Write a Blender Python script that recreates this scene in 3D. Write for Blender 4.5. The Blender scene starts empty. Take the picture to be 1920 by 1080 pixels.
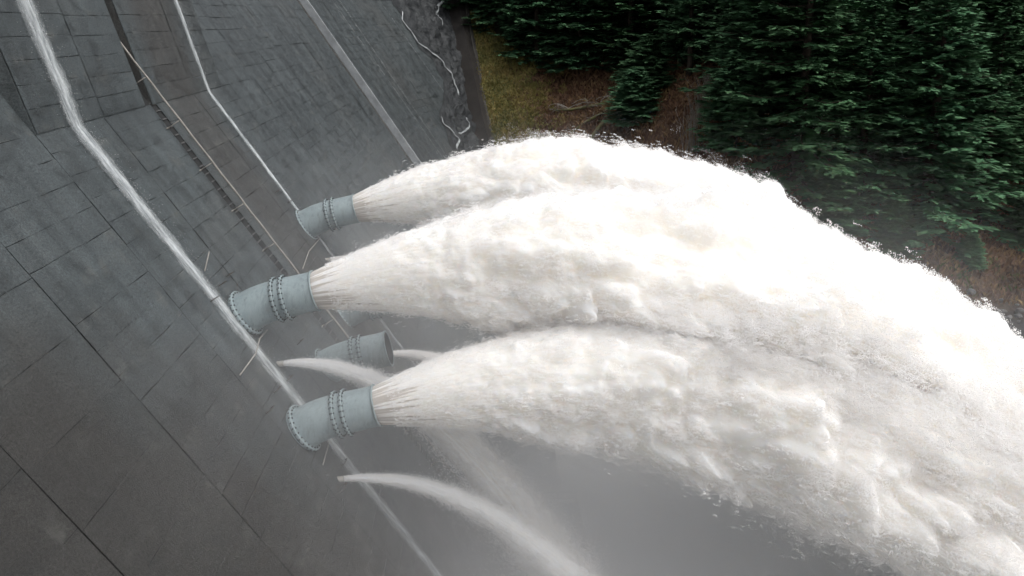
import bpy, math, random
import numpy as np
from mathutils import Matrix, Vector

rng = np.random.default_rng(11)
random.seed(11)
SC = bpy.context.scene
COL = SC.collection
ZC = 44.0                      # camera height above the pool (m)

# ------------------------------------------------------------------ camera
cam_d = bpy.data.cameras.new('camera')
cam_d.sensor_width = 36.0
cam_d.lens = 1635.16 / 1920 * 36.0
cam_d.clip_start = 0.5
cam_d.clip_end = 3000
cam = bpy.data.objects.new('camera', cam_d)
COL.objects.link(cam)
PITCH, ROLL = 0.2991, 0.0157
cam.matrix_world = (Matrix.Translation((0, 0, ZC)) @ Matrix.Rotation(math.pi / 2 - PITCH, 4, 'X')
                    @ Matrix.Rotation(-ROLL, 4, 'Z'))
SC.camera = cam

# ------------------------------------------------------------------ sky, sun, exposure
SUN_EL, SUN_AZ = math.radians(60), math.radians(118)      # azimuth from +Y towards +X
world = bpy.data.worlds.new('World')
SC.world = world
world.use_nodes = True
wt = world.node_tree
wt.nodes.clear()
sky = wt.nodes.new('ShaderNodeTexSky')
sky.sky_type = 'NISHITA'
sky.sun_disc = False
sky.sun_elevation = SUN_EL
sky.sun_rotation = SUN_AZ
sky.dust_density = 4.0
hs = wt.nodes.new('ShaderNodeHueSaturation')
hs.inputs['Saturation'].default_value = 0.22            # overcast: the same sky, greyed
bg = wt.nodes.new('ShaderNodeBackground')
bg.inputs['Strength'].default_value = 0.15
wo = wt.nodes.new('ShaderNodeOutputWorld')
wt.links.new(sky.outputs[0], hs.inputs['Color'])
wt.links.new(hs.outputs[0], bg.inputs['Color'])
wt.links.new(bg.outputs[0], wo.inputs['Surface'])

sun_d = bpy.data.lights.new('sun', 'SUN')
sun_d.energy = 0.5
sun_d.angle = math.radians(40)
sun_d.color = (1.0, 0.97, 0.93)
sun = bpy.data.objects.new('sun', sun_d)
COL.objects.link(sun)
sd = Vector((math.sin(SUN_AZ) * math.cos(SUN_EL), math.cos(SUN_AZ) * math.cos(SUN_EL), math.sin(SUN_EL)))
sun.rotation_euler = sd.to_track_quat('Z', 'Y').to_euler()

SC.view_settings.view_transform = 'Standard'
SC.view_settings.look = 'None'
SC.view_settings.gamma = 1.0
SC.view_settings.use_curve_mapping = False
SC.view_settings.exposure = 0.44
cy = SC.cycles
cy.use_denoising = True
try:
    cy.denoiser = 'OPENIMAGEDENOISE'
except Exception:
    pass
cy.max_bounces = 7
cy.diffuse_bounces = 6
cy.glossy_bounces = 2
cy.transmission_bounces = 2
cy.transparent_max_bounces = 8
cy.volume_bounces = 4
cy.volume_step_rate = 1.5
cy.volume_max_steps = 64
cy.use_adaptive_sampling = True
cy.adaptive_threshold = 0.05
cy.sample_clamp_indirect = 4.0

# ------------------------------------------------------------------ dam frame
PSI, COT = -0.0288, 0.6406
AX = np.array([math.sin(PSI), math.cos(PSI), 0.0])       # along the dam, away from the camera
DN = np.array([math.cos(PSI), -math.sin(PSI), 0.0])      # downstream
UP = np.array([0.0, 0.0, 1.0])
BASE = np.array([-9.4609 * 1.25, 25.0, ZC])
UREF = -16.25
FN = DN * math.cos(math.atan(COT)) + UP * math.sin(math.atan(COT))      # outward normal of the face
FD = DN * math.sin(math.atan(COT)) - UP * math.cos(math.atan(COT))      # down the face


def W(s, o, u):
    s, o, u = np.broadcast_arrays(np.asarray(s, float), np.asarray(o, float), np.asarray(u, float))
    return BASE + s[..., None] * AX + o[..., None] * DN + u[..., None] * UP


def curve_off(s):
    s = np.asarray(s, float)
    return 0.0055 * np.clip(s - 95, 0, None) ** 2


def F(s, u, off=0.0):
    """point on the sloping face at station s and level u, off metres proud of it"""
    s, u, off = np.broadcast_arrays(np.asarray(s, float), np.asarray(u, float), np.asarray(off, float))
    return W(s, (UREF - u) * COT + curve_off(s), u) + off[..., None] * FN


# ------------------------------------------------------------------ noise
_perm = np.arange(256)
np.random.default_rng(5).shuffle(_perm)
_perm = np.concatenate([_perm, _perm, _perm])
_g = np.random.default_rng(6).normal(size=(256, 3))
_g /= np.linalg.norm(_g, axis=1)[:, None]


def perlin(p):
    p = np.asarray(p, float)
    i = np.floor(p).astype(int)
    f = p - i
    i &= 255
    w = f * f * f * (f * (f * 6 - 15) + 10)
    out = 0
    for dx in (0, 1):
        wx = w[..., 0] if dx else 1 - w[..., 0]
        for dy in (0, 1):
            wy = w[..., 1] if dy else 1 - w[..., 1]
            for dz in (0, 1):
                wz = w[..., 2] if dz else 1 - w[..., 2]
                h = _perm[_perm[_perm[i[..., 0] + dx] + i[..., 1] + dy] + i[..., 2] + dz]
                g = _g[h]
                d = g[..., 0] * (f[..., 0] - dx) + g[..., 1] * (f[..., 1] - dy) + g[..., 2] * (f[..., 2] - dz)
                out = out + wx * wy * wz * d
    return out * 1.6


def fbm(p, n=4, gain=0.5):
    p = np.asarray(p, float)
    a, t, o = 1.0, 0.0, 0
    for k in range(n):
        o = o + a * perlin(p * 2 ** k + k * 17.3)
        t += a
        a *= gain
    return o / t


def billow(p, n=4, gain=0.5):
    p = np.asarray(p, float)
    a, t, o = 1.0, 0.0, 0
    for k in range(n):
        o = o + a * (1 - 2 * np.abs(perlin(p * 2 ** k + k * 11.7)))
        t += a
        a *= gain
    return 0.5 - 0.5 * (o / t)       # puffs: rounded tops, sharp creases (high = puff)


def sstep(a, b, x):
    t = np.clip((x - a) / (b - a), 0, 1)
    return t * t * (3 - 2 * t)


# ------------------------------------------------------------------ object helpers
def mesh_obj(name, verts, faces, mat, parent=None, smooth=False, attrs=None):
    me = bpy.data.meshes.new(name)
    verts = np.asarray(verts, float).reshape(-1, 3)
    if isinstance(faces, np.ndarray):
        k = faces.shape[1]
        me.vertices.add(len(verts))
        me.vertices.foreach_set('co', verts.astype(np.float32).ravel())
        me.loops.add(faces.size)
        me.loops.foreach_set('vertex_index', faces.astype(np.int32).ravel())
        me.polygons.add(len(faces))
        me.polygons.foreach_set('loop_start', np.arange(0, faces.size, k, dtype=np.int32))
        me.update(calc_edges=True)
    else:
        me.from_pydata([tuple(v) for v in verts], [], faces)
        me.update()
    me.polygons.foreach_set('use_smooth', np.full(len(me.polygons), bool(smooth)))
    for k, v in (attrs or {}).items():
        v = np.asarray(v, np.float32)
        if v.ndim == 2:
            at = me.attributes.new(k, 'FLOAT_VECTOR', 'POINT')
            at.data.foreach_set('vector', v.ravel())
        else:
            at = me.attributes.new(k, 'FLOAT', 'POINT')
            at.data.foreach_set('value', v)
    if mat:
        me.materials.append(mat)
    ob = bpy.data.objects.new(name, me)
    COL.objects.link(ob)
    if parent:
        ob.parent = parent
        ob.matrix_parent_inverse = parent.matrix_world.inverted()
    return ob


def empty(name, loc=(0, 0, 0)):
    o = bpy.data.objects.new(name, None)
    o.empty_display_size = 0.3
    COL.objects.link(o)
    o.matrix_world = Matrix.Translation(tuple(float(v) for v in loc))
    return o


def tag(o, label=None, cat=None, group=None, kind=None):
    if label: o['label'] = label
    if cat: o['category'] = cat
    if group: o['group'] = group
    if kind: o['kind'] = kind
    return o


def grid_faces(nu, nv, close_v=False):
    i, j = np.meshgrid(np.arange(nu - 1), np.arange(nv if close_v else nv - 1), indexing='ij')
    j2 = (j + 1) % nv
    return np.stack([i * nv + j, (i + 1) * nv + j, (i + 1) * nv + j2, i * nv + j2], -1).reshape(-1, 4)


class MB:
    """collects boxes and tubes into one mesh"""
    def __init__(self):
        self.v, self.f, self.n = [], [], 0

    def add(self, v, f):
        self.v.append(np.asarray(v, float).reshape(-1, 3))
        self.f += [tuple(int(i) + self.n for i in q) for q in f]
        self.n += len(self.v[-1])

    def hexa(self, c):          # 8 corners: bottom ring 4, top ring 4
        self.add(c, [(3, 2, 1, 0), (4, 5, 6, 7), (0, 1, 5, 4), (1, 2, 6, 5), (2, 3, 7, 6), (3, 0, 4, 7)])

    def tube(self, pts, r, n=8, cap=True):
        pts = np.asarray(pts, float)
        r = np.broadcast_to(np.asarray(r, float), (len(pts),))
        t = np.gradient(pts, axis=0)
        t /= np.linalg.norm(t, axis=1)[:, None] + 1e-9
        ref = np.array([0, 0, 1.0]) if abs(t[0][2]) < 0.9 else np.array([1.0, 0, 0])
        rings = []
        for p, d, rr in zip(pts, t, r):
            x = np.cross(d, ref); x /= np.linalg.norm(x) + 1e-9
            y = np.cross(x, d)
            a = np.arange(n) * 2 * math.pi / n
            rings.append(p + rr * (np.cos(a)[:, None] * x + np.sin(a)[:, None] * y))
        v = np.concatenate(rings)
        f = [tuple(q) for q in grid_faces(len(pts), n, True)]
        if cap:
            f += [tuple(range(n)), tuple(range((len(pts) - 1) * n, len(pts) * n))[::-1]]
        self.add(v, f)

    def build(self, name, mat, parent=None, smooth=False):
        return mesh_obj(name, np.concatenate(self.v), self.f, mat, parent, smooth)


# ------------------------------------------------------------------ materials
class Mat:
    def __init__(self, name):
        self.m = bpy.data.materials.new(name)
        self.m.use_nodes = True
        self.t = self.m.node_tree
        self.t.nodes.clear()
        self.out = self.t.nodes.new('ShaderNodeOutputMaterial')

    def n(self, kind, **kw):
        nd = self.t.nodes.new('ShaderNode' + kind)
        for k, v in kw.items():
            if k.startswith('i_'):
                key = k[2:]
                nd.inputs[int(key) if key.isdigit() else key.replace('_', ' ')].default_value = v
            else:
                setattr(nd, k, v)
        return nd

    def l(self, a, b):
        self.t.links.new(a, b)

    def noise(self, vec, scale, detail=4, rough=0.55, dist=0.0):
        nd = self.n('TexNoise')
        nd.inputs['Scale'].default_value = scale
        nd.inputs['Detail'].default_value = detail
        nd.inputs['Roughness'].default_value = rough
        nd.inputs['Distortion'].default_value = dist
        if vec is not None:
            self.l(vec, nd.inputs['Vector'])
        return nd.outputs['Fac']

    def ramp(self, fac, stops):
        nd = self.n('ValToRGB')
        el = nd.color_ramp.elements
        while len(el) < len(stops):
            el.new(0.5)
        for e, (p, c) in zip(el, stops):
            e.position = p
            e.color = (c, c, c, 1) if not hasattr(c, '__len__') else (*c, 1)
        self.l(fac, nd.inputs[0])
        return nd.outputs[0]

    def mix(self, fac, a, b, mode='MIX'):
        nd = self.n('MixRGB', blend_type=mode)
        for sock, v in zip(nd.inputs, (fac, a, b)):
            if isinstance(v, bpy.types.NodeSocket):
                self.l(v, sock)
            elif hasattr(v, '__len__'):
                sock.default_value = (*v, 1)
            else:
                sock.default_value = v if sock.type == 'VALUE' else (v, v, v, 1)
        return nd.outputs[0]

    def math(self, op, a, b=None, c=None):
        nd = self.n('Math', operation=op)
        for sock, v in zip(nd.inputs, (a, b, c)):
            if v is None:
                continue
            if isinstance(v, bpy.types.NodeSocket):
                self.l(v, sock)
            else:
                sock.default_value = v
        return nd.outputs[0]

    def attr(self, name):
        return self.n('Attribute', attribute_name=name)

    def pos(self):
        return self.n('NewGeometry').outputs['Position']

    def scalev(self, vec, s):
        nd = self.n('Mapping')
        nd.inputs['Scale'].default_value = s
        self.l(vec, nd.inputs['Vector'])
        return nd.outputs[0]

    def principled(self, color, rough=0.7, spec=0.3, metal=0.0, bump=None, bump_s=0.3, bump_d=0.05):
        p = self.n('BsdfPrincipled')
        for key, v in (('Base Color', color), ('Roughness', rough), ('Metallic', metal), ('Specular IOR Level', spec)):
            sock = p.inputs[key]
            if isinstance(v, bpy.types.NodeSocket):
                self.l(v, sock)
            elif hasattr(v, '__len__'):
                sock.default_value = (*v, 1)
            else:
                sock.default_value = v
        if bump is not None:
            b = self.n('Bump')
            b.inputs['Strength'].default_value = bump_s
            b.inputs['Distance'].default_value = bump_d
            self.l(bump, b.inputs['Height'])
            self.l(b.outputs[0], p.inputs['Normal'])
        self.l(p.outputs[0], self.out.inputs['Surface'])
        self.p = p
        return self.m


def mat_concrete(name, tint=1.0):
    k = Mat(name)
    suv = k.attr('suv').outputs['Vector']            # (station, metres down the slope, 0)
    big = k.noise(k.scalev(suv, (0.045, 0.06, 1)), 1.0, 3, 0.6)
    streak = k.noise(k.scalev(suv, (0.9, 0.06, 1)), 1.0, 3, 0.6)
    streak2 = k.noise(k.scalev(suv, (3.5, 0.22, 1)), 1.0, 2, 0.6)
    mott = k.noise(k.scalev(suv, (0.55, 0.8, 1)), 1.0, 4, 0.65, 0.4)
    grain = k.noise(suv, 9.0, 3, 0.75)
    pit = k.noise(suv, 26.0, 1, 0.7)
    hue = k.ramp(big, [(0.35, (0.090, 0.098, 0.101)), (0.52, (0.128, 0.139, 0.142)), (0.68, (0.140, 0.138, 0.134))])
    col = k.mix(k.ramp(streak, [(0.35, 0.0), (0.7, 0.6)]), hue, (0.040, 0.042, 0.043))
    col = k.mix(k.ramp(streak2, [(0.5, 0.0), (0.72, 0.28)]), col, (0.115, 0.112, 0.106))
    col = k.mix(k.ramp(mott, [(0.32, 0.55), (0.5, 0.0)]), col, (0.036, 0.038, 0.038))
    sep = k.n('SeparateXYZ'); k.l(suv, sep.inputs[0])
    # brown algae low on the near slabs and between the stairway and the narrow stream
    al = k.math('ADD', k.math('MULTIPLY_ADD', sep.outputs[0], -0.05, 0.25), k.math('MULTIPLY_ADD', sep.outputs[1], 0.045, -0.5))
    al = k.ramp(k.math('ADD', al, k.math('MULTIPLY_ADD', big, 1.6, -0.6)), [(0.12, 0.0), (0.62, 0.92)])
    col = k.mix(al, col, (0.052, 0.045, 0.040))
    b2 = k.math('ABSOLUTE', k.math('SUBTRACT', sep.outputs[0], 30.8))
    col = k.mix(k.ramp(k.math('MULTIPLY_ADD', b2, 0.12, k.math('MULTIPLY', mott, 0.25)), [(0.35, 0.6), (0.72, 0.0)]), col, (0.090, 0.076, 0.068))
    rnd = k.n('ObjectInfo').outputs['Random']
    col = k.mix(1.0, col, k.ramp(rnd, [(0.0, 0.92), (1.0, 1.06)]), 'MULTIPLY')
    col = k.mix(0.8, col, k.ramp(grain, [(0.3, 0.45), (0.7, 1.5)]), 'MULTIPLY')
    col = k.mix(0.6, col, k.ramp(pit, [(0.36, 0.25), (0.52, 1.05)]), 'MULTIPLY')
    edge = k.attr('edge').outputs['Fac']
    lime = k.noise(k.scalev(suv, (0.5, 0.5, 1)), 1.0, 4, 0.7)
    lime_f = k.math('MULTIPLY', edge, k.ramp(lime, [(0.54, 0.0), (0.66, 0.75)]))
    col = k.mix(lime_f, col, (0.20, 0.185, 0.165))
    dark_f = k.math('MULTIPLY', edge, k.ramp(lime, [(0.38, 0.6), (0.48, 0.0)]))
    col = k.mix(dark_f, col, (0.022, 0.024, 0.024))
    # lime blooms and spalls on the slabs themselves
    bloom = k.noise(k.scalev(suv, (0.30, 0.22, 1)), 1.3, 5, 0.75, 0.6)
    col = k.mix(k.ramp(bloom, [(0.69, 0.0), (0.78, 0.5)]), col, (0.21, 0.185, 0.155))
    col = k.mix(1.0, col, tint, 'MULTIPLY')
    hgt = k.math('ADD', grain, k.math('MULTIPLY', pit, 0.5))
    k.principled(col, k.ramp(mott, [(0.3, 0.42), (0.6, 0.7)]), 0.35, 0, hgt, 0.55, 0.06)
    return k.m


def mat_flat(name, col, var=0.25, rough=0.6, scale=2.0, metal=0.0, spec=0.3, bump=0.2, c2=None):
    k = Mat(name)
    p = k.pos()
    n1 = k.noise(p, scale, 5, 0.6)
    n2 = k.noise(p, scale * 7, 4, 0.6)
    c2 = c2 or tuple(c * (1 - var) for c in col)
    c = k.mix(k.ramp(n1, [(0.35, 0.0), (0.68, 1.0)]), col, c2)
    c = k.mix(0.35, c, k.ramp(n2, [(0.3, 0.7), (0.7, 1.2)]), 'MULTIPLY')
    k.principled(c, rough, spec, metal, n2, bump, 0.03)
    return k.m


def mat_paint():
    k = Mat('grey_blue_steel_paint')
    p = k.pos()
    n1 = k.noise(p, 1.2, 5, 0.6)
    drip = k.noise(k.scalev(p, (5, 5, 0.6)), 1.0, 4, 0.65)
    spots = k.noise(p, 9.0, 4, 0.7)
    c = k.mix(k.ramp(n1, [(0.3, 0.0), (0.7, 1.0)]), (0.30, 0.36, 0.37), (0.24, 0.295, 0.31))
    c = k.mix(k.ramp(drip, [(0.5, 0.0), (0.72, 0.65)]), c, (0.13, 0.155, 0.155))
    rust = k.noise(k.scalev(p, (3, 3, 0.5)), 1.3, 5, 0.7, 0.5)
    c = k.mix(k.ramp(rust, [(0.64, 0.0), (0.76, 0.55)]), c, (0.11, 0.07, 0.045))
    c = k.mix(k.ramp(rust, [(0.26, 0.5), (0.38, 0.0)]), c, (0.42, 0.44, 0.43))
    c = k.mix(k.ramp(spots, [(0.68, 0.0), (0.74, 0.75)]), c, (0.07, 0.05, 0.04))
    k.principled(c, 0.42, 0.4, 0.0, spots, 0.12, 0.02)
    return k.m


def mat_jet():
    k = Mat('aerated_peaty_water')
    a = k.attr('aer').outputs['Fac']
    c = k.mix(a, (0.20, 0.135, 0.085), (0.925, 0.89, 0.845))
    k.principled(c, 0.9, 0.0)
    k.p.subsurface_method = 'RANDOM_WALK'
    k.l(k.math('MULTIPLY', a, 1.0), k.p.inputs['Subsurface Weight'])
    k.p.inputs['Subsurface Radius'].default_value = (1.0, 0.9, 0.78)
    k.p.inputs['Subsurface Scale'].default_value = 1.8
    return k.m


def mat_drops():
    k = Mat('white_spray_drops')
    d = k.n('BsdfDiffuse')
    d.inputs['Color'].default_value = (0.985, 0.975, 0.965, 1)
    tr = k.n('BsdfTranslucent')
    tr.inputs['Color'].default_value = (0.985, 0.975, 0.965, 1)
    m = k.n('MixShader')
    m.inputs[0].default_value = 0.4
    k.l(d.outputs[0], m.inputs[1])
    k.l(tr.outputs[0], m.inputs[2])
    k.l(m.outputs[0], k.out.inputs['Surface'])
    return k.m


def mat_stream():
    k = Mat('foaming_film_of_water')
    suv = k.attr('suv').outputs['Vector']
    fib = k.noise(k.scalev(suv, (9, 0.8, 1)), 1.0, 4, 0.7)
    cl = k.noise(k.scalev(suv, (3.0, 1.2, 1)), 1.0, 4, 0.7)
    c = k.mix(k.ramp(fib, [(0.35, 0.0), (0.62, 1.0)]), (0.24, 0.27, 0.28), (0.66, 0.69, 0.70))
    al = k.math('MULTIPLY', k.attr('thick').outputs['Fac'], k.ramp(cl, [(0.25, 0.55), (0.6, 1.0)]))
    p = k.principled(c, 0.35, 0.5, 0, fib, 0.4, 0.05)
    k.l(al, k.p.inputs['Alpha'])
    return k.m


M = {}
M['concrete'] = mat_concrete('wet_dark_concrete', (0.69, 0.75, 0.765))
M['joint'] = mat_flat('dark_joint_mortar', (0.030, 0.031, 0.031), 0.3, 0.8)  # near-black tone for slab joints, dam body and toe plinth
M['paint'] = mat_paint()
M['inside'] = mat_flat('pipe_lining', (0.045, 0.05, 0.05), 0.4, 0.5)
M['bolt'] = mat_flat('dark_bolt_steel', (0.035, 0.037, 0.038), 0.3, 0.5, 5)
M['galv'] = mat_flat('galvanised_tube', (0.34, 0.32, 0.29), 0.35, 0.5, 3.0)
M['iron'] = mat_flat('rusted_step_iron', (0.06, 0.045, 0.038), 0.4, 0.7, 6.0)
M['jet'] = mat_jet()
M['drops'] = mat_drops()
M['stream'] = mat_stream()


# ------------------------------------------------------------------ dam
S_L, S_R = -16.0, 39.4
U_KINK = -4.3
dam = empty('dam', F(20, -44))
tag(dam, 'dark wet concrete gravity dam with sloping downstream face of jointed slabs', 'dam')

# body behind the slabs
ss = np.concatenate([np.arange(-60, 96, 6.0), np.arange(96, 146, 3.0)])
us = np.array([8, 2, -4, -10, -20, -30, -40, -47.0])
sg, ug = np.meshgrid(ss, us, indexing='ij')
vf = F(sg, ug, -0.05)
vb = W(sg, (UREF - 8.0) * COT - 8 + curve_off(sg), ug)
nf = len(ss) * len(us)
fa = grid_faces(len(ss), len(us))
fs = [tuple(q) for q in fa] + [tuple(q[::-1] + nf) for q in fa]
for i in range(len(ss) - 1):
    a, b = i * len(us), (i + 1) * len(us)
    fs.append((a, nf + a, nf + b, b))
mesh_obj('body', np.concatenate([vf.reshape(-1, 3), vb.reshape(-1, 3)]), fs, M['joint'], dam)


def slab(s0, s1, u0, u1, off, prof=None, seed=0, nseg=8, gap=0.005, name='concrete_slab', parent=None, jit=0.012):
    """one pour of concrete between two lift joints, u1 > u0; ragged arrises, four rows of vertices"""
    r = np.random.default_rng(seed)
    s = np.linspace(s0 + gap, s1 - gap, nseg + 1)
    rows, edge = [], []
    b = 0.022
    dep = r.choice([0.004, 0.012, 0.032], p=[0.62, 0.26, 0.12])
    ev = r.uniform(0.2, 1.0)
    for k, (u, o, e) in enumerate(((u0 + gap * 0.7, off - dep, ev), (u0 + gap * 0.7 + b, off, 0.55 * ev),
                                  (u1 - gap * 0.7 - b, off, 0.55 * ev), (u1 - gap * 0.7, off - dep, ev))):
        uu = u + r.normal(0, jit, nseg + 1) * (1 if k in (0, 3) else 1.5)
        oo = o + r.normal(0, 0.005, nseg + 1)
        sx = s.copy()
        if k in (1, 2):
            sx[0] += b; sx[-1] -= b
        rows.append((prof or F)(sx, uu, oo))
        edge.append(np.full(nseg + 1, e))
    mid = 0.5 * (rows[1] + rows[2])
    rows.insert(2, mid)
    edge.insert(2, np.zeros(nseg + 1))
    v = np.stack(rows)                    # (5, nseg+1, 3)
    us_ = [u0, u0, 0.5 * (u0 + u1), u1, u1]
    suv = np.stack([np.stack([s, np.full_like(s, -q * 1.19), np.zeros_like(s)], -1) for q in us_])
    f = grid_faces(5, nseg + 1)[:, ::-1]
    # ends
    return v, f, suv, np.stack(edge)


def put_slab(parent, name, *a, mat=None, **k):
    v, f, suv, e = slab(*a, **k)
    return mesh_obj(name, v, f, mat or M['concrete'], parent, attrs={'suv': suv.reshape(-1, 3), 'edge': e.ravel()})


lifts = [U_KINK]
r_ = np.random.default_rng(3)
while lifts[-1] > -47:
    lifts.append(lifts[-1] - 0.97 - 0.06 * r_.random())
up_lifts = [U_KINK + 0.97 * k for k in range(0, 12)]
cols = [-9.2, -2.2, 4.75, 12.0, 18.9, 25.3, 26.1, 33.0, 41.4, 48.6]
seed = 0
far = []          # slabs too small to pick apart, joined
for ci in range(len(cols) - 1):
    s0, s1 = cols[ci], cols[ci + 1]
    if abs(s0 - 25.3) < 0.01:
        continue          # the stair chase
    # joints do not run dead level across a contraction joint: small stagger per column
    dj = r_.normal(0, 0.10)
    step = 2 if s0 < 4 else 1
    for li in range(0, len(lifts) - step, step):
        u1, u0 = lifts[li] + (dj if li else 0), lifts[li + step] + dj
        seed += 1
        args = (s0, s1, u0, u1, r_.normal(0, 0.006))
        if u0 > -27 and not (s1 > 40 and u0 < -21) and not (s0 < 0 and u0 < -19.5):
            put_slab(dam, 'concrete_slab', *args, seed=seed)
        else:
            far.append(slab(*args, seed=seed, nseg=3))
# left column above the kink and the bay right of the steep block
for ci in ((0, 1, 2)):
    for li in range(9):
        seed += 1
        put_slab(dam, 'concrete_slab', cols[ci], cols[ci + 1], up_lifts[li], up_lifts[li + 1], r_.normal(0, 0.012), seed=seed)
for (s0, s1) in ((S_R, 41.4), (41.4, 48.6)):
    for li in range(9):
        seed += 1
        far.append(slab(s0, s1, up_lifts[li], up_lifts[li + 1], r_.normal(0, 0.012), seed=seed, nseg=4))
s = 48.6
while s < 139:
    s1 = s + 7.2
    dj = r_.normal(0, 0.12)
    for li in range(-9, len(lifts) - 1):
        seed += 1
        u1 = (up_lifts[-li] if li < 0 else lifts[li]) + dj
        u0 = (up_lifts[-li - 1] if li < 0 else lifts[li + 1]) + dj
        far.append(slab(s, min(s1, 142), u0, u1, r_.normal(0, 0.012), seed=seed, nseg=3))
    s = s1
s = -9.2
while s > -55:
    for li in range(-9, len(lifts) - 1):
        seed += 1
        u1 = up_lifts[-li] if li < 0 else lifts[li]
        u0 = up_lifts[-li - 1] if li < 0 else lifts[li + 1]
        far.append(slab(s - 7, s, u0, u1, r_.normal(0, 0.012), seed=seed, nseg=3))
    s -= 7
V, Fc, SV, ED, n0 = [], [], [], [], 0
for v, f, suv, e in far:
    V.append(v.reshape(-1, 3)); Fc.append(f + n0); SV.append(suv.reshape(-1, 3)); ED.append(e.ravel())
    n0 += v.shape[0] * v.shape[1]
o = mesh_obj('distant_slabs', np.concatenate(V), np.concatenate(Fc), M['concrete'], dam,
             attrs={'suv': np.concatenate(SV), 'edge': np.concatenate(ED)})
tag(o, kind='stuff')

# steep upper block, proud of the slope, with a groove
O_K = (UREF - U_KINK) * COT
BC = 0.254
BN = DN * math.cos(math.atan(BC)) + UP * math.sin(math.atan(BC))


def BF(s, u, off=0.0):
    s, u, off = np.broadcast_arrays(np.asarray(s, float), np.asarray(u, float), np.asarray(off, float))
    return W(s, O_K + 0.06 - (u - U_KINK) * BC, u) + off[..., None] * BN


ub = np.array([U_KINK - 0.05, U_KINK + 9.7])


def block_body(s0, s1, inset, name, mat):
    c = [BF(s0, ub[0], -inset), BF(s1, ub[0], -inset), BF(s1, ub[1], -inset), BF(s0, ub[1], -inset),
         F(s0, ub[0], -0.5), F(s1, ub[0], -0.5), F(s1, ub[1], -0.5), F(s0, ub[1], -0.5)]
    m = MB(); m.hexa([c[4], c[5], c[6], c[7], c[0], c[1], c[2], c[3]])
    suv = [(0.0, p[2], 0.0) for p in np.array(c)]
    ob = m.build(name, mat, dam)
    at = ob.data.attributes.new('suv', 'FLOAT_VECTOR', 'POINT')
    at.data.foreach_set('vector', np.array([(p[0] + p[1], -p[2], 0) for p in np.concatenate(m.v)], np.float32).ravel())
    return ob


block_body(12.05, 24.45, 0.05, 'upper_block', M['concrete'])
block_body(24.40, 25.50, 0.42, 'groove_bed', M['concrete'])
block_body(25.45, 39.35, 0.05, 'upper_block', M['concrete'])
for s0, s1 in ((12.05, 18.9), (18.9, 24.45), (25.45, 33.0), (33.0, 39.35)):
    dj = r_.normal(0, 0.05)
    for li in range(9):
        seed += 1
        put_slab(dam, 'concrete_slab', s0, s1, up_lifts[li] + (dj if li else 0), up_lifts[li + 1] + dj, r_.normal(0, 0.006), prof=BF, seed=seed, jit=0.008, gap=0.012)

# divide wall far along the face
dv = []
uu = np.linspace(7, -46, 60)
for (ds, off) in ((-0.4, -0.1), (-0.36, 1.0), (-0.30, 1.06), (0.30, 1.06), (0.36, 1.0), (0.4, -0.1)):
    dv.append(F(93.2 + ds * 0.6, uu, off * 0.85))
v = np.stack(dv, 1)
mesh_obj('divide_wall', v, grid_faces(60, 6), mat_flat('pale_worn_concrete', (0.30, 0.315, 0.325), 0.3, 0.7, 0.8), dam)
mesh_obj('foot_kerb', np.stack([F(91.7 + ds, uu, off) for ds, off in ((-.12, -.1), (-.1, .12), (.1, .12), (.12, -.1))], 1),
         grid_faces(60, 4), mat_flat('limed_kerb_concrete', (0.13, 0.125, 0.115), 0.5, 0.7, 0.7), dam)


# ------------------------------------------------------------------ stair chase, treads and handrail
N_RAIL = (-1.6, -31.0)
stair = empty('stairway', F(25.7, -31))
tag(stair, 'narrow concrete stairway sunk in the sloping dam face beside the handrail', 'stairway')
ul = -2.6
pale = mat_flat('pale_tread_concrete', (0.12, 0.12, 0.118), 0.45, 0.8, 3.0)
k = 0
tread_me = None
ul = U_KINK + 0.1
while ul > -34:
    m = MB()
    w = 0.36
    c = []
    for dn, dd in ((-0.11, 0.0), (-0.11, 0.07), (0.015, 0.07), (0.015, 0.0)):
        for sx in (25.7 - w, 25.7 + w):
            c.append(F(sx, ul) + FN * dn + FD * dd)
    c = [c[0], c[1], c[3], c[2], c[6], c[7], c[5], c[4]]
    m.hexa(c)
    if tread_me is None:
        p0 = F(25.7, ul)
        m.v = [q - p0 for q in m.v]
        ob = m.build('tread', pale, stair)
        ob.matrix_world = Matrix.Translation(tuple(p0))
        tread_me = ob.data
    else:
        ob = bpy.data.objects.new('tread', tread_me)
        COL.objects.link(ob)
        ob.parent = stair
        ob.matrix_world = Matrix.Translation(tuple(F(25.7, ul))) @ Matrix.Rotation(0, 4, 'Z')
    ul -= 0.455 + 0.01 * math.sin(k * 2.1)
    k += 1

rail = empty('handrail', F(25.2, -31))
tag(rail, 'long galvanised tube handrail on short posts running down beside the stairway', 'handrail')
ur = np.linspace(-0.9, -31, 70)
wob = 0.012 * np.sin(np.arange(70) * 1.3)
m = MB(); m.tube(F(25.15, ur, 0.88 + wob), 0.055, 8); m.build('rail_tube', M['galv'], rail, True)
for u in np.arange(-3.2, -31, -2.42):
    m = MB()
    m.tube([F(25.15, u, -0.05), F(25.15, u - 0.02, 0.88)], 0.032, 6)
    m.tube([F(24.95, u, 0.03), F(25.35, u, 0.03)], 0.045, 6)
    m.build('post', M['galv'], rail, True)

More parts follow.
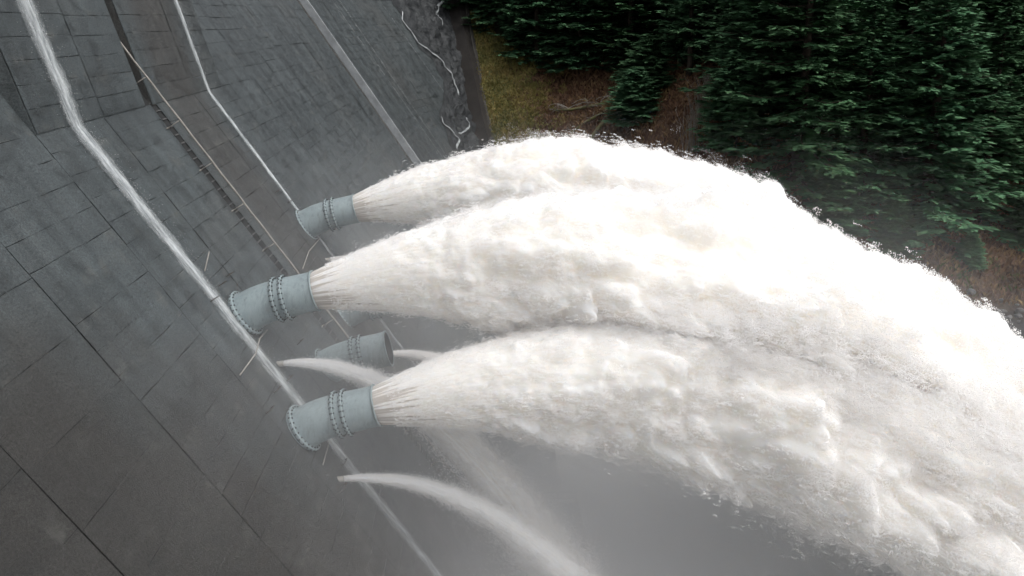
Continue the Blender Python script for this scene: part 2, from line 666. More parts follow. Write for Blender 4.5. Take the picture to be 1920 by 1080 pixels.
# ------------------------------------------------------------------ discharge pipes
def pipe_axis(R, n_arc=10):
    """centre line from the face to the rim centre R: leaves square to the face, bends down to 12 degrees"""
    e1, e0 = math.radians(12), math.radians(31)
    pts, dirs = [R.copy()], []
    d1 = DN * math.cos(e1) + UP * math.sin(e1)
    p = R - d1 * 1.95
    out = [(R, d1), (p, d1)]
    L = 1.95
    for k in range(1, n_arc + 1):
        e = e1 + (e0 - e1) * k / n_arc
        d = DN * math.cos(e) + UP * math.sin(e)
        p = p - d * L / n_arc
        out.append((p.copy(), d))
    p = p - out[-1][1] * 0.9
    out.append((p, out[-1][1]))
    return out[::-1]


def ring(p, d, r, n=40):
    x = AX
    y = np.cross(d, x) * -1.0
    y = np.cross(x, d)
    a = np.arange(n) * 2 * math.pi / n
    return p + r * (np.cos(a)[:, None] * x + np.sin(a)[:, None] * y)


def revolve(seq, name, mat, parent, n=40, smooth=True):
    v = np.concatenate([ring(p, d, r, n) for p, d, r in seq])
    return mesh_obj(name, v, grid_faces(len(seq), n, True), mat, parent, smooth)


def flange(p, d, r0, r1, w, name, parent, bolts=26):
    b = 0.025
    ob = revolve([(p - d * w, d, r0), (p - d * w, d, r1 - b), (p - d * (w - b), d, r1), (p + d * (w - b), d, r1),
                  (p + d * w, d, r1 - b), (p + d * w, d, r0)], name, M['paint'], parent, 48, False)
    m = MB()
    rm = 0.5 * (r0 + r1)
    for sgn in (1, -1):
        cs = ring(p + d * sgn * w, d, rm - 0.0, bolts)
        for q in cs:
            rr = 0.045
            x = AX; y = np.cross(x, d)
            hexr = [rr * (math.cos(t) * x + math.sin(t) * y) for t in np.arange(6) * math.pi / 3]
            lo = [q + h for h in hexr]
            hi = [q + h + d * sgn * 0.05 for h in hexr]
            m.add(lo + hi, [(0, 1, 7, 6), (1, 2, 8, 7), (2, 3, 9, 8), (3, 4, 10, 9), (4, 5, 11, 10), (5, 0, 6, 11), (6, 7, 8, 9, 10, 11)])
    # bolt heads round the edge of the flange, seen from the side
    cs = ring(p, d, r1, bolts); ce = ring(p, d, r1 + 0.02, bolts)
    for q, e in zip(cs, ce):
        t = np.cross(d, e - q); t /= np.linalg.norm(t)
        n_ = (e - q) / 0.02
        h = 0.035
        m.hexa([q + t * h - d * h, q - t * h - d * h, q - t * h + d * h, q + t * h + d * h,
                q + t * h - d * h + n_ * .03, q - t * h - d * h + n_ * .03, q - t * h + d * h + n_ * .03, q + t * h + d * h + n_ * .03])
    tag(m.build('bolt_ring', M['bolt'], ob), kind='stuff')
    return ob


def make_pipe(s, o, u, label):
    R = W(s, o, u)
    ax = pipe_axis(R)
    t = empty('discharge_pipe', ax[0][0])
    tag(t, label, 'pipe', 'discharge pipes in the dam face')
    n = len(ax)
    rad = lambda i: 1.0 + 0.05 * (1 - i / (n - 1))
    # two shells: curved root piece and straight muzzle
    revolve([(p, d, rad(i)) for i, (p, d) in enumerate(ax[1:-1], 1)], 'elbow', M['paint'], t)
    pm, dm = ax[-2]
    revolve([(pm, dm, rad(n - 2)), (pm + dm * 0.6, dm, 1.012), (pm + dm * 1.3, dm, 1.004), (R, dm, 1.0)], 'muzzle', M['paint'], t)
    revolve([(R, dm, 0.965), (pm, dm, 0.965), (ax[4][0], ax[4][1], 0.965), (ax[1][0], ax[1][1], 0.96)], 'lining', M['inside'], t)
    p0, d0 = ax[1]
    revolve([(ax[0][0], d0, 1.12), (p0 - d0 * 0.08, d0, 1.12), (p0 - d0 * 0.04, d0, 1.08), (p0 - d0 * 0.02, d0, 1.0)], 'collar', M['paint'], t)
    flange(p0 + d0 * 0.12, d0, 1.02, 1.25, 0.08, 'root_flange', t)
    flange(pm - dm * 0.02, dm, 1.0, 1.17, 0.065, 'flange', t)
    flange(pm + dm * 0.44, dm, 1.0, 1.17, 0.065, 'flange', t)
    revolve([(R - dm * 0.05, dm, 1.0), (R - dm * 0.045, dm, 1.06), (R + dm * 0.02, dm, 1.065), (R + dm * 0.04, dm, 1.02), (R + dm * 0.03, dm, 0.965)], 'rim', M['paint'], t)
    return R, dm, t


PIPES = {}
PIPES['far'] = make_pipe(35.5, 1.95, -12.62, 'pale blue grey discharge pipe farthest from the camera, spouting the highest jet')
PIPES['mid'] = make_pipe(17.0, 2.42, -12.95, 'pale blue grey discharge pipe in front of the handrail, spouting the middle jet')
PIPES['dry'] = make_pipe(21.8, 5.30, -18.00, 'dry open discharge pipe with dark empty mouth, no jet')
PIPES['near'] = make_pipe(13.7, 5.58, -17.85, 'nearest discharge pipe, low on the face, spouting the lowest jet')
PIPES['hid'] = make_pipe(30.4, 5.10, -17.62, 'discharge pipe mostly hidden behind the middle jet above the dry pipe')

# ------------------------------------------------------------------ water jets
def points_obj(name, pos, rad, mat, parent):
    me = bpy.data.meshes.new(name)
    me.vertices.add(len(pos))
    me.vertices.foreach_set('co', np.asarray(pos, np.float32).ravel())
    at = me.attributes.new('rad', 'FLOAT', 'POINT')
    at.data.foreach_set('value', np.asarray(rad, np.float32))
    me.materials.append(mat)
    ob = bpy.data.objects.new(name, me)
    COL.objects.link(ob)
    ob.parent = parent
    if parent:
        ob.matrix_parent_inverse = parent.matrix_world.inverted()
    ng = bpy.data.node_groups.get('drops_from_points')
    if ng is None:
        ng = bpy.data.node_groups.new('drops_from_points', 'GeometryNodeTree')
        ng.interface.new_socket('Geometry', in_out='INPUT', socket_type='NodeSocketGeometry')
        ng.interface.new_socket('Geometry', in_out='OUTPUT', socket_type='NodeSocketGeometry')
        gi = ng.nodes.new('NodeGroupInput'); go = ng.nodes.new('NodeGroupOutput')
        mp = ng.nodes.new('GeometryNodeMeshToPoints')
        na = ng.nodes.new('GeometryNodeInputNamedAttribute'); na.data_type = 'FLOAT'
        na.inputs['Name'].default_value = 'rad'
        sm = ng.nodes.new('GeometryNodeSetMaterial'); sm.inputs['Material'].default_value = mat
        ng.links.new(gi.outputs[0], mp.inputs['Mesh'])
        ng.links.new(na.outputs[0], mp.inputs['Radius'])
        ng.links.new(mp.outputs[0], sm.inputs['Geometry'])
        ng.links.new(sm.outputs[0], go.inputs[0])
    md = ob.modifiers.new('drops', 'NODES')
    md.node_group = ng
    tag(ob, kind='stuff')
    return ob


G = 9.81


def worley(p, jit=0.9):
    """distance to the nearest of jittered cell centres (F1), per unit cell"""
    p = np.asarray(p, np.float32)
    i = np.floor(p).astype(np.int32)
    f = (p - i).astype(np.float32)
    best = np.full(p.shape[:-1], 9.0, np.float32)
    for dx in (-1, 0, 1):
        for dy in (-1, 0, 1):
            for dz in (-1, 0, 1):
                h = _perm[_perm[_perm[(i[..., 0] + dx) & 255] + ((i[..., 1] + dy) & 255)] + ((i[..., 2] + dz) & 255)]
                c = _wj[h]
                d2 = (f[..., 0] - dx - c[..., 0]) ** 2 + (f[..., 1] - dy - c[..., 1]) ** 2 + (f[..., 2] - dz - c[..., 2]) ** 2
                best = np.minimum(best, d2)
    return np.sqrt(best)


_wj = (0.5 + 0.45 * (np.random.default_rng(8).random((256, 3)) * 2 - 1)).astype(np.float32)


def puffs(p):
    return np.clip(1 - worley(p) ** 2 * 1.6, 0, 1)


def make_jet(key, label, parent=None, merge=None, V=20.4, spread=0.222, T=3.1, NT=440, NP=320, seed=1, ndrops=1600000):
    R, d, _ = PIPES[key]
    if merge:
        R = 0.5 * (R + PIPES[merge][0])
    r = np.random.default_rng(seed)
    w = np.cross(AX, d)                      # up-ish, square to the axis
    if w[2] < 0: w = -w
    tt = np.linspace(0, 1, NT) ** 1.4 * T
    if merge:
        tt = 8.0 / V + np.linspace(0, 1, NT) ** 1.2 * (T - 8.0 / V)
    ph = np.arange(NP) * 2 * math.pi / NP
    t, p = np.meshgrid(tt, ph, indexing='ij')
    cp, sp = np.cos(p), np.sin(p)
    radd = cp[..., None] * AX + sp[..., None] * w
    dist = V * (1 - np.exp(-0.08 * t)) / 0.08          # the air slows it
    rr = 0.955 + spread * dist * (1 - 0.24 * np.clip(dist / 55, 0, 1)) * (1.0 + 0.10 * np.abs(cp))
    lg = np.log(rr) * 3.2
    if merge:                                   # water of two jets run together: opens out between them
        rr = rr * sstep(6, 16, dist) * 1.03 + 0.05
    q = np.stack([lg + seed * 7.1, cp * 2.1 + 3.3 * seed, sp * 2.1], -1)
    cen = R + dist[..., None] * d - (0.5 * G * t * t)[..., None] * UP
    pp = cen + rr[..., None] * radd
    ci = np.stack([cp * 9 + 40, sp * 9, dist * 0.30 + seed * 3.7], -1)
    fib = perlin(ci) + 0.7 * perlin(ci * np.array([2.7, 2.7, 1.5]))
    big = fbm(q * 0.8, 3)
    warp = np.stack([fbm(pp * 0.25 + 9, 2), fbm(pp * 0.25 + 31, 2), fbm(pp * 0.25 + 57, 2)], -1)
    flow = d                                                 # stretch the puffs a little down the jet
    ps = pp - (pp @ flow)[..., None] * flow * 0.35 + warp * 1.6
    p1 = puffs(ps / 3.4 + seed * 5.3)
    p2 = puffs(ps / 1.5 + seed * 2.9 + 0.5 * warp)
    p3 = puffs(ps / 0.7 + seed * 1.7 + warp)
    fine = fbm(pp * 1.9, 3, 0.6)
    under = 0.50 + 0.62 * np.clip(0.45 - sp, 0, 1)            # the shaded side hangs in lumps, the top is blown smooth
    disp = rr * sstep(2, 14, dist) * 0.13 * big * 1.5
    # torn tongues that ride out of the jet, longer the farther it has flown
    tg = fbm(np.stack([lg * 2.6 + seed, cp * 2.8, sp * 2.8 + 11 * seed], -1), 4, 0.55)
    disp = disp + sstep(8, 30, dist) * np.clip(tg - 0.12, 0, 1) * 2.6
    disp = disp + sstep(5, 22, dist) * 1.25 * (p1 - 0.5) * under
    disp = disp + sstep(3, 12, dist) * 1.0 * (p2 - 0.5) * (0.35 + 0.8 * p1) * under
    disp = disp + sstep(2, 8, dist) * 0.34 * (p3 - 0.5) * (0.3 + p2) * under
    disp = disp + sstep(1, 8, dist) * 0.18 * fine
    disp = disp + 0.016 * fib * sstep(0.0, 1.0, dist) * (1 - sstep(5, 13, dist)) * (1 + 0.25 * dist)
    v = cen + (rr + disp)[..., None] * radd + (np.clip(disp, -0.3, None) * sstep(4, 14, dist) * 0.55)[..., None] * d
    v[0] = R + 0.955 * radd[0]
    low = np.clip(-sp, 0, 1)
    aer = sstep(-0.75, 0.45, fib * 1.1 + (dist - 0.6 - 1.5 * low) * 0.5)
    aer = np.clip(np.maximum(aer, sstep(2.0, 5, dist)), 0.5, 1)
    if parent is None:
        root = empty('water_jet', R)
        tag(root, label, 'water jet', 'white water jets from the discharge pipes')
    else:
        root = parent
        aer = np.ones_like(aer)
    if not merge:
        mesh_obj('jet_core', v, grid_faces(NT, NP, True), M['jet'], root, True, attrs={'aer': aer.ravel()})
    # loose drops: thick near the surface, thinning outward, in wisps that trail behind the crests
    i0 = np.searchsorted(tt, (9.0 if merge else 0.8) / V)
    wis = fbm(np.stack([lg * 2.2, cp * 3.4 + seed, sp * 3.4], -1), 4, 0.62)
    prob = np.clip(0.42 + 1.3 * wis, 0.12, 1) * rr ** 0.55 * np.gradient(tt)[:, None]
    prob[:i0] = 0
    if merge:
        prob = prob * np.clip((np.abs(cp) - 0.35) * 3, 0, 1) * np.clip((0.9 - np.abs(sp)) * 3, 0, 1)
    prob = (prob / prob.sum()).ravel()
    NS_ = 10                                   # drops fly in short strings along the flight path
    idx = np.repeat(r.choice(len(prob), ndrops // NS_, p=prob), NS_)
    ii, jj = np.divmod(idx, NP)
    i2 = np.minimum(ii + 1, NT - 1); j2 = (jj + 1) % NP
    fa, fb = np.repeat(r.random(ndrops // NS_), NS_)[:, None], np.repeat(r.random(ndrops // NS_), NS_)[:, None]
    base = (v[ii, jj] * (1 - fa) + v[i2, jj] * fa) * (1 - fb) + (v[ii, j2] * (1 - fa) + v[i2, j2] * fa) * fb
    vel = V * d + 0.5 * spread * V * radd[ii, jj] - (G * t[ii, jj])[:, None] * UP
    vel /= np.linalg.norm(vel, axis=1)[:, None]
    slen = np.repeat(r.uniform(0.08, 0.4, ndrops // NS_), NS_) * (0.6 + 0.04 * dist[ii, jj])
    base = base + vel * (r.uniform(-0.5, 0.5, ndrops) * slen)[:, None] + r.normal(0, 0.02, (ndrops, 3)) * (0.4 + 0.05 * dist[ii, jj])[:, None]
    dk, wk = dist[ii, jj], wis[ii, jj]
    tuft = np.clip(wk + 0.22, 0, 1)
    thick = (0.02 + 0.0085 * dk) * (0.35 + 3.8 * tuft ** 1.5)
    rexp = lambda: np.repeat(r.exponential(1.0, ndrops // NS_), NS_)
    ex = rexp() * thick - 0.02
    pos = base + radd[ii, jj] * ex[:, None] - d * (ex * 0.6)[:, None]
    rad = (0.0130 + 0.00030 * dk) * (0.6 + 0.8 * r.random(ndrops))
    # a fine veil standing off the surface in patches, blown back from the crests
    veil = np.repeat(r.random(ndrops // NS_), NS_) < 0.50
    w2 = fbm(np.stack([lg * 1.5 + 31, cp * 2.2 + seed * 5, sp * 2.2], -1), 3, 0.5)[ii, jj]
    t2 = np.clip(w2 + 0.05, 0, 1)
    ev = rexp() * (0.04 + 0.048 * dk) * t2 * 1.6
    pos = np.where(veil[:, None], base + radd[ii, jj] * ev[:, None] + d * (-0.8 * ev)[:, None] + r.normal(0, 0.05, (ndrops, 3)) * (0.5 + 0.06 * dk)[:, None], pos)
    rad = np.where(veil, rad * 0.55, rad * 0.9)
    if merge:
        pos = base + radd[ii, jj] * (np.repeat(r.normal(0, 0.22, ndrops // NS_), NS_) * (0.6 + 0.05 * dk) + 0.12)[:, None]
        rad = rad * 1.1
    points_obj('merged_spray' if merge else 'spray', pos, rad, M['drops'], root)
    return root


make_jet('far', 'highest white water jet, from the farthest pipe, edge against the trees', seed=1)
make_jet('mid', 'middle white water jet, bursting from the pipe in front of the handrail', seed=2)
JN = make_jet('near', 'lowest white water jet, from the nearest pipe above the grey pool', seed=3)
make_jet('near', None, parent=JN, merge='mid', seed=6, NT=300, NP=240, ndrops=900000)

# ------------------------------------------------------------------ ground
CP = np.array([
    (4.2, 156, 25.6), (18.5, 158, 30.7), (28.7, 143.5, 34.2), (26.3, 115.2, 27.2), (35.7, 110, 20.9), (45.8, 106.9, 17.3), (51.2, 106.1, 14.7),
    (56.5, 105.3, 12.0), (58.7, 101.8, 8.0), (61.3, 97.5, 4.8), (-2.8, 146, 15), (-5.7, 155, 23.5), (-8.3, 166, 35), (-11.2, 177, 47),
    (0, 180, 44), (30, 178, 45), (60, 160, 36), (90, 150, 33), (60, 200, 56), (0, 230, 70), (100, 200, 50), (130, 150, 33), (-24, 195, 58),
    (60, 128, 22), (44, 128, 28), (76, 118, 17), (90, 130, 24), (75, 104, 11), (90, 104, 10), (16, 137, 21), (20, 124, 16),
    (50, 86, -2.5), (66, 85, -2.5), (36, 92, -2.5), (24, 102, -2.5), (12, 122, 0), (2, 136, 8), (90, 84, -2.5), (140, 80, -3), (50, 72, -4), (0, 100, -4), (100, 70, -4), (50, 50, -4),
    (100, 30, -4), (0, 60, -4), (-6, 120, -3), (200, 160, 40), (200, 75, -3), (0, 320, 95), (120, 320, 90), (220, 260, 75),
    (0, 0, -4), (80, -20, -4), (180, 30, -4), (-60, 60, -4), (-60, -40, -4), (-80, 160, 30), (60, -120, 20), (-80, 300, 80)], float)


def _phi(r2):
    return np.where(r2 > 0, 0.5 * r2 * np.log(np.maximum(r2, 1e-9)), 0)


_P = CP[:, :2] / 100
_K = _phi(((_P[:, None] - _P[None]) ** 2).sum(-1)) + 2e-4 * np.eye(len(_P))
_Q = np.c_[np.ones(len(_P)), _P]
_A = np.block([[_K, _Q], [_Q.T, np.zeros((3, 3))]])
_w = np.linalg.solve(_A, np.r_[CP[:, 2], 0, 0, 0])


def terrain(x, y, rough=True):
    x, y = np.broadcast_arrays(np.asarray(x, float), np.asarray(y, float))
    sh = x.shape
    X = np.stack([x.ravel(), y.ravel()], -1) / 100
    z = np.empty(len(X))
    for a in range(0, len(X), 20000):
        c = X[a:a + 20000]
        z[a:a + 20000] = _phi(((c[:, None] - _P[None]) ** 2).sum(-1)) @ _w[:-3] + np.c_[np.ones(len(c)), c] @ _w[-3:]
    z = np.clip(z, -4.5, 110).reshape(sh)
    if rough:
        q = np.stack([x, y, np.zeros_like(x)], -1)
        z = z + (0.9 * fbm(q * 0.12, 3) + 0.35 * fbm(q * 0.6 + 7, 3)) * np.clip((z + 1) / 4, 0.1, 1)
    return z


def mat_ground():
    k = Mat('bracken_moss_and_earth')
    p = k.pos()
    n1 = k.noise(p, 0.11, 5, 0.62)
    n2 = k.noise(p, 0.45, 5, 0.65)
    n3 = k.noise(p, 3.0, 5, 0.7)
    sx = k.n('SeparateXYZ'); k.l(p, sx.inputs[0])
    brown = k.mix(k.ramp(n2, [(0.35, 0.0), (0.65, 1.0)]), (0.075, 0.040, 0.030), (0.125, 0.078, 0.044))
    moss = k.mix(k.ramp(n2, [(0.3, 0.0), (0.7, 1.0)]), (0.130, 0.110, 0.045), (0.080, 0.085, 0.034))
    west = k.math('SMOOTHSTEP', 9.0, -3.0, sx.outputs[0]) if False else k.math('MULTIPLY_ADD', sx.outputs[0], -0.085, 0.65)
    f = k.math('ADD', k.math('MULTIPLY', n1, 1.6), k.math('SUBTRACT', west, 0.85))
    c = k.mix(k.ramp(f, [(0.35, 0.0), (0.62, 1.0)]), brown, moss)
    shore = k.math('MULTIPLY_ADD', sx.outputs[2], -0.18, 2.1)
    c = k.mix(k.ramp(k.math('ADD', shore, k.math('MULTIPLY_ADD', n2, 0.6, -0.3)), [(0.3, 0.0), (0.7, 1.0)]), c, (0.022, 0.021, 0.021))
    c = k.mix(0.8, c, k.ramp(n3, [(0.3, 0.45), (0.7, 1.5)]), 'MULTIPLY')
    k.principled(c, 0.9, 0.15, 0, n3, 0.8, 0.25)
    return k.m


M['ground'] = mat_ground()
gx = np.unique(np.concatenate([np.linspace(-900, -30, 30), np.arange(-30, 110, 0.9), np.linspace(110, 240, 50), np.linspace(240, 1500, 40)]))
gy = np.unique(np.concatenate([np.linspace(-700, 90, 40), np.arange(90, 185, 0.9), np.linspace(185, 330, 50), np.linspace(330, 1600, 40)]))
xx, yy = np.meshgrid(gx, gy, indexing='ij')
zz = terrain(xx, yy)
_rel = np.stack([xx - BASE[0], yy - BASE[1]], -1)
_s, _o = _rel @ AX[:2], _rel @ DN[:2]
_wo = np.interp(_s, [100, 121, 129.6, 141.3, 151.8, 165, 175], [17, 12.6, 10.0, 7.7, 5.0, 0, -30]) + 0.4      # nothing but rock west of the training wall
zz = np.where((_s > 95) & (_o < _wo), np.minimum(zz, zz - 9 * np.clip((_wo - _o) / 0.8, 0, 1)), zz)
g = mesh_obj('ground', np.stack([xx, yy, zz], -1), grid_faces(len(gx), len(gy)), M['ground'], None, True)
tag(g, 'steep wooded river bank with brown bracken and mossy grass', None, None, 'structure')


def TZ(x, y):
    return float(terrain(np.array([x]), np.array([y]))[0])


# ------------------------------------------------------------------ pool
def mat_pool():
    k = Mat('murky_grey_pool_water')
    p = k.pos()
    n1 = k.noise(p, 0.05, 5, 0.6, 0.5)
    n2 = k.noise(p, 0.7, 5, 0.6, 0.5)
    c = k.mix(k.ramp(n1, [(0.3, 0.0), (0.7, 1.0)]), (0.36, 0.355, 0.34), (0.48, 0.475, 0.46))
    c = k.mix(k.ramp(n2, [(0.55, 0.0), (0.75, 0.5)]), c, (0.42, 0.42, 0.41))
    k.principled(c, 0.35, 0.4, 0, n2, 0.5, 0.3)
    return k.m


px = np.linspace(-12, 330, 240); py = np.linspace(-160, 128, 220)
xx, yy = np.meshgrid(px, py, indexing='ij')
zz = 0.18 * fbm(np.stack([xx * 0.3, yy * 0.3, 0 * xx], -1), 3)
pool = mesh_obj('pool', np.stack([xx, yy, zz], -1), grid_faces(240, 220), mat_pool(), None, True)
tag(pool, 'murky grey pool below the dam under the jets', None, None, 'structure')

# ------------------------------------------------------------------ rock abutment, training wall, rivulets
def mat_rock():
    k = Mat('wet_dark_rock')
    p = k.pos()
    n1 = k.noise(p, 0.5, 6, 0.65, 0.6)
    n2 = k.noise(p, 2.4, 6, 0.7)
    c = k.mix(k.ramp(n1, [(0.35, 0.0), (0.66, 1.0)]), (0.020, 0.022, 0.024), (0.058, 0.062, 0.064))
    c = k.mix(0.8, c, k.ramp(n2, [(0.3, 0.5), (0.7, 1.5)]), 'MULTIPLY')
    k.principled(c, 0.6, 0.25, 0, n2, 0.5, 0.15)
    return k.m


M['rock'] = mat_rock()


def rock_edge(u):
    return np.interp(u, [-26, -20, -15, -12, -8, -4, 0, 8], [115, 119, 123, 131, 134, 132.5, 133, 135])


def wall_edge(u):
    return np.interp(u, [-30, -21.5, -9.7, 3.7, 8], [121, 129.6, 141.3, 151.8, 155])


nu_, nv_ = 130, 46
uu = np.linspace(7, -30, nu_)
a_ = np.linspace(0, 1, nv_)
U2, A2 = np.meshgrid(uu, a_, indexing='ij')
S2 = rock_edge(U2) + A2 * (wall_edge(U2) + 0.8 - rock_edge(U2)) + 0.5 * np.sin(U2 * 1.7)
pr = F(S2, U2)
h = (0.15 + 1.7 * np.abs(fbm(pr * 0.25, 4, 0.5)) + 0.25 * fbm(pr * 1.2, 2)) * sstep(0, 0.35, A2) + 0.08
ROCKP, ROCKH = (U2, A2), h
vr = pr + h[..., None] * FN
ro = mesh_obj('rock_outcrop', vr, grid_faces(nu_, nv_), M['rock'], None, False)
tag(ro, 'wet dark bedrock at the far end of the dam', None, None, 'structure')


def on_rock(s, u, lift=0.12):
    s, u = np.asarray(s, float), np.asarray(u, float)
    a = (s - rock_edge(u)) / (wall_edge(u) + 0.8 - rock_edge(u))
    out = []
    for ss_, u_, a_1 in zip(s, u, a):
        i = int(np.clip(round((7 - u_) / 37 * (nu_ - 1)), 0, nu_ - 1)); j = int(np.clip(round(a_1 * (nv_ - 1)), 0, nv_ - 1))
        hh = ROCKH[i, j] if 0 <= a_1 <= 1 else 0.02
        out.append(F(ss_, u_, hh + lift))
    return np.array(out)


wall = empty('training_wall', F(130, -24))
tag(wall, 'dark brown stained concrete training wall between the bedrock and the grassy bank', 'wall')
uw = np.linspace(8, -30, 40)
sw = wall_edge(uw)
prof = [(-1.0, -1.0), (-0.95, 2.0), (0.75, 2.2), (0.8, -2.0)]
v = np.stack([F(sw + ds, uw, of + 0.6) for ds, of in prof], 1)
mesh_obj('wall_body', v, grid_faces(40, 4), mat_flat('brown_stained_concrete', (0.032, 0.028, 0.025), 0.4, 0.75, 0.5), wall)
mesh_obj('coping', np.stack([F(sw + ds, uw, of + 0.6) for ds, of in ((0.45, 2.1), (0.5, 2.34), (1.15, 2.38), (1.2, 1.0))], 1), grid_faces(40, 4),
         mat_flat('weathered_coping', (0.075, 0.07, 0.062), 0.4, 0.8, 0.6), wall)


def ribbon(name, P, width, mat, parent=None, nrm=FN, nseg=8, bulge=0.05, seed=0, sub=8, wj=0.35, edge_pow=1.0, seg=None):
    """a film of water running along the polyline P, thicker in the middle, ragged at the sides"""
    P = np.asarray(P, float)
    L = np.r_[0, np.cumsum(np.linalg.norm(np.diff(P, axis=0), axis=1))]
    m = max(int(L[-1] / (seg or 0.25)), 8)
    l = np.linspace(0, L[-1], m)
    C = np.stack([np.interp(l, L, P[:, k]) for k in range(3)], -1)
    T = np.gradient(C, axis=0); T /= np.linalg.norm(T, axis=1)[:, None]
    nr = np.broadcast_to(np.asarray(nrm, float), C.shape)
    X = np.cross(T, nr); X /= np.linalg.norm(X, axis=1)[:, None]
    w = np.interp(l, L, np.broadcast_to(width, L.shape)) * 0.5
    q = np.stack([l * 0.7, np.full(m, seed * 3.1), np.zeros(m)], -1)
    cx = 0.25 * w * fbm(q, 3)
    wl = w * (1 + wj * fbm(q * 2.3 + 5, 4, 0.7)); wr = w * (1 + wj * fbm(q * 2.3 + 25, 4, 0.7))
    c = np.linspace(-1, 1, nseg + 1)
    off = np.where(c[None] < 0, c[None] * wl[:, None], c[None] * wr[:, None]) + cx[:, None]
    rg = perlin(np.stack([off * 5, np.repeat(l[:, None] * 0.9, nseg + 1, 1), np.full_like(off, seed)], -1))
    hgt = bulge * (1 - c[None] ** 2) * (1 + 0.8 * rg) + 0.012
    v = C[:, None] + off[..., None] * X[:, None] + hgt[..., None] * nr[:, None]
    suv = np.stack([off, np.repeat(l[:, None], nseg + 1, 1), np.full_like(off, seed * 9.7)], -1)
    th = np.clip((1 - np.abs(c[None]) ** 2.5) * (1 + 0.5 * rg), 0, 1) ** edge_pow
    ends = np.clip(np.minimum(l - 0, L[-1] - l) / 0.6, 0, 1)
    th = th * ends[:, None]
    return mesh_obj(name, v, grid_faces(m, nseg + 1), mat, parent, True, attrs={'suv': suv.reshape(-1, 3), 'thick': th.ravel()})


RIV = 'rivulets on the far bedrock'
for pts, w, lab in (
        ([(134.3, 1.67), (132.6, -.1), (132.6, -3.69), (134.6, -5.31), (136, -6.76), (136.2, -9.21), (135.3, -11.2), (133.5, -13.2)], [.35, .4, .4, .5, .9, 1.5, 1.2, .8], 'longest white rivulet running down the far bedrock beside the dark training wall'),
        ([(122.8, -15.3), (122, -16.6), (123.1, -18.5), (122.2, -19.8), (119.4, -20.9)], [.3, .45, .5, .6, .5], 'crooked white rivulet on the bedrock just above the highest jet'),
        ([(149.6, 3.6), (146.3, 2.2), (144.3, .9), (143, -1.5)], [.5, .7, .5, .3], 'short white rivulet at the top of the far bedrock'),
        ([(130.8, -16.4), (129.6, -17.6), (128.9, -18.5), (126, -18.8), (123.2, -18.8)], [.3, .5, .5, .4, .4], 'thin white rivulet joining the crooked one from the wall side')):
    pts = np.array(pts)
    n_ = 24
    tq = np.linspace(0, len(pts) - 1, n_)
    s_ = np.interp(tq, np.arange(len(pts)), pts[:, 0]) + 0.25 * np.sin(tq * 5); u_ = np.interp(tq, np.arange(len(pts)), pts[:, 1])
    rb = ribbon('rivulet', on_rock(s_, u_, 0.10), np.interp(tq, np.arange(len(pts)), w), M['stream'], None, bulge=0.12, seed=int(w[0] * 50) + len(pts), wj=0.8)
    tag(rb, lab, 'rivulet', RIV)
# thin trickles on the curved far face
for (s0, s1, w, lab) in ((114.2, 114.4, 0.16, 'faint pale trickle on the far dam face, nearest the divide wall'), (129.3, 130.6, 0.22, 'thin pale trickle on the far dam face nearest the bedrock'), (111.0, 112.2, 0.12, 'faintest trickle line on the far dam face right of the divide wall')):
    uu = np.linspace(7, -13 if s0 > 120 else -24, 40)
    rb = ribbon('trickle', F(np.linspace(s0, s1, 40), uu, 0.02), w, M['stream'], None, bulge=0.02, seed=int(s0), wj=0.6)
    tag(rb, lab, 'trickle', 'trickles on the far dam face')

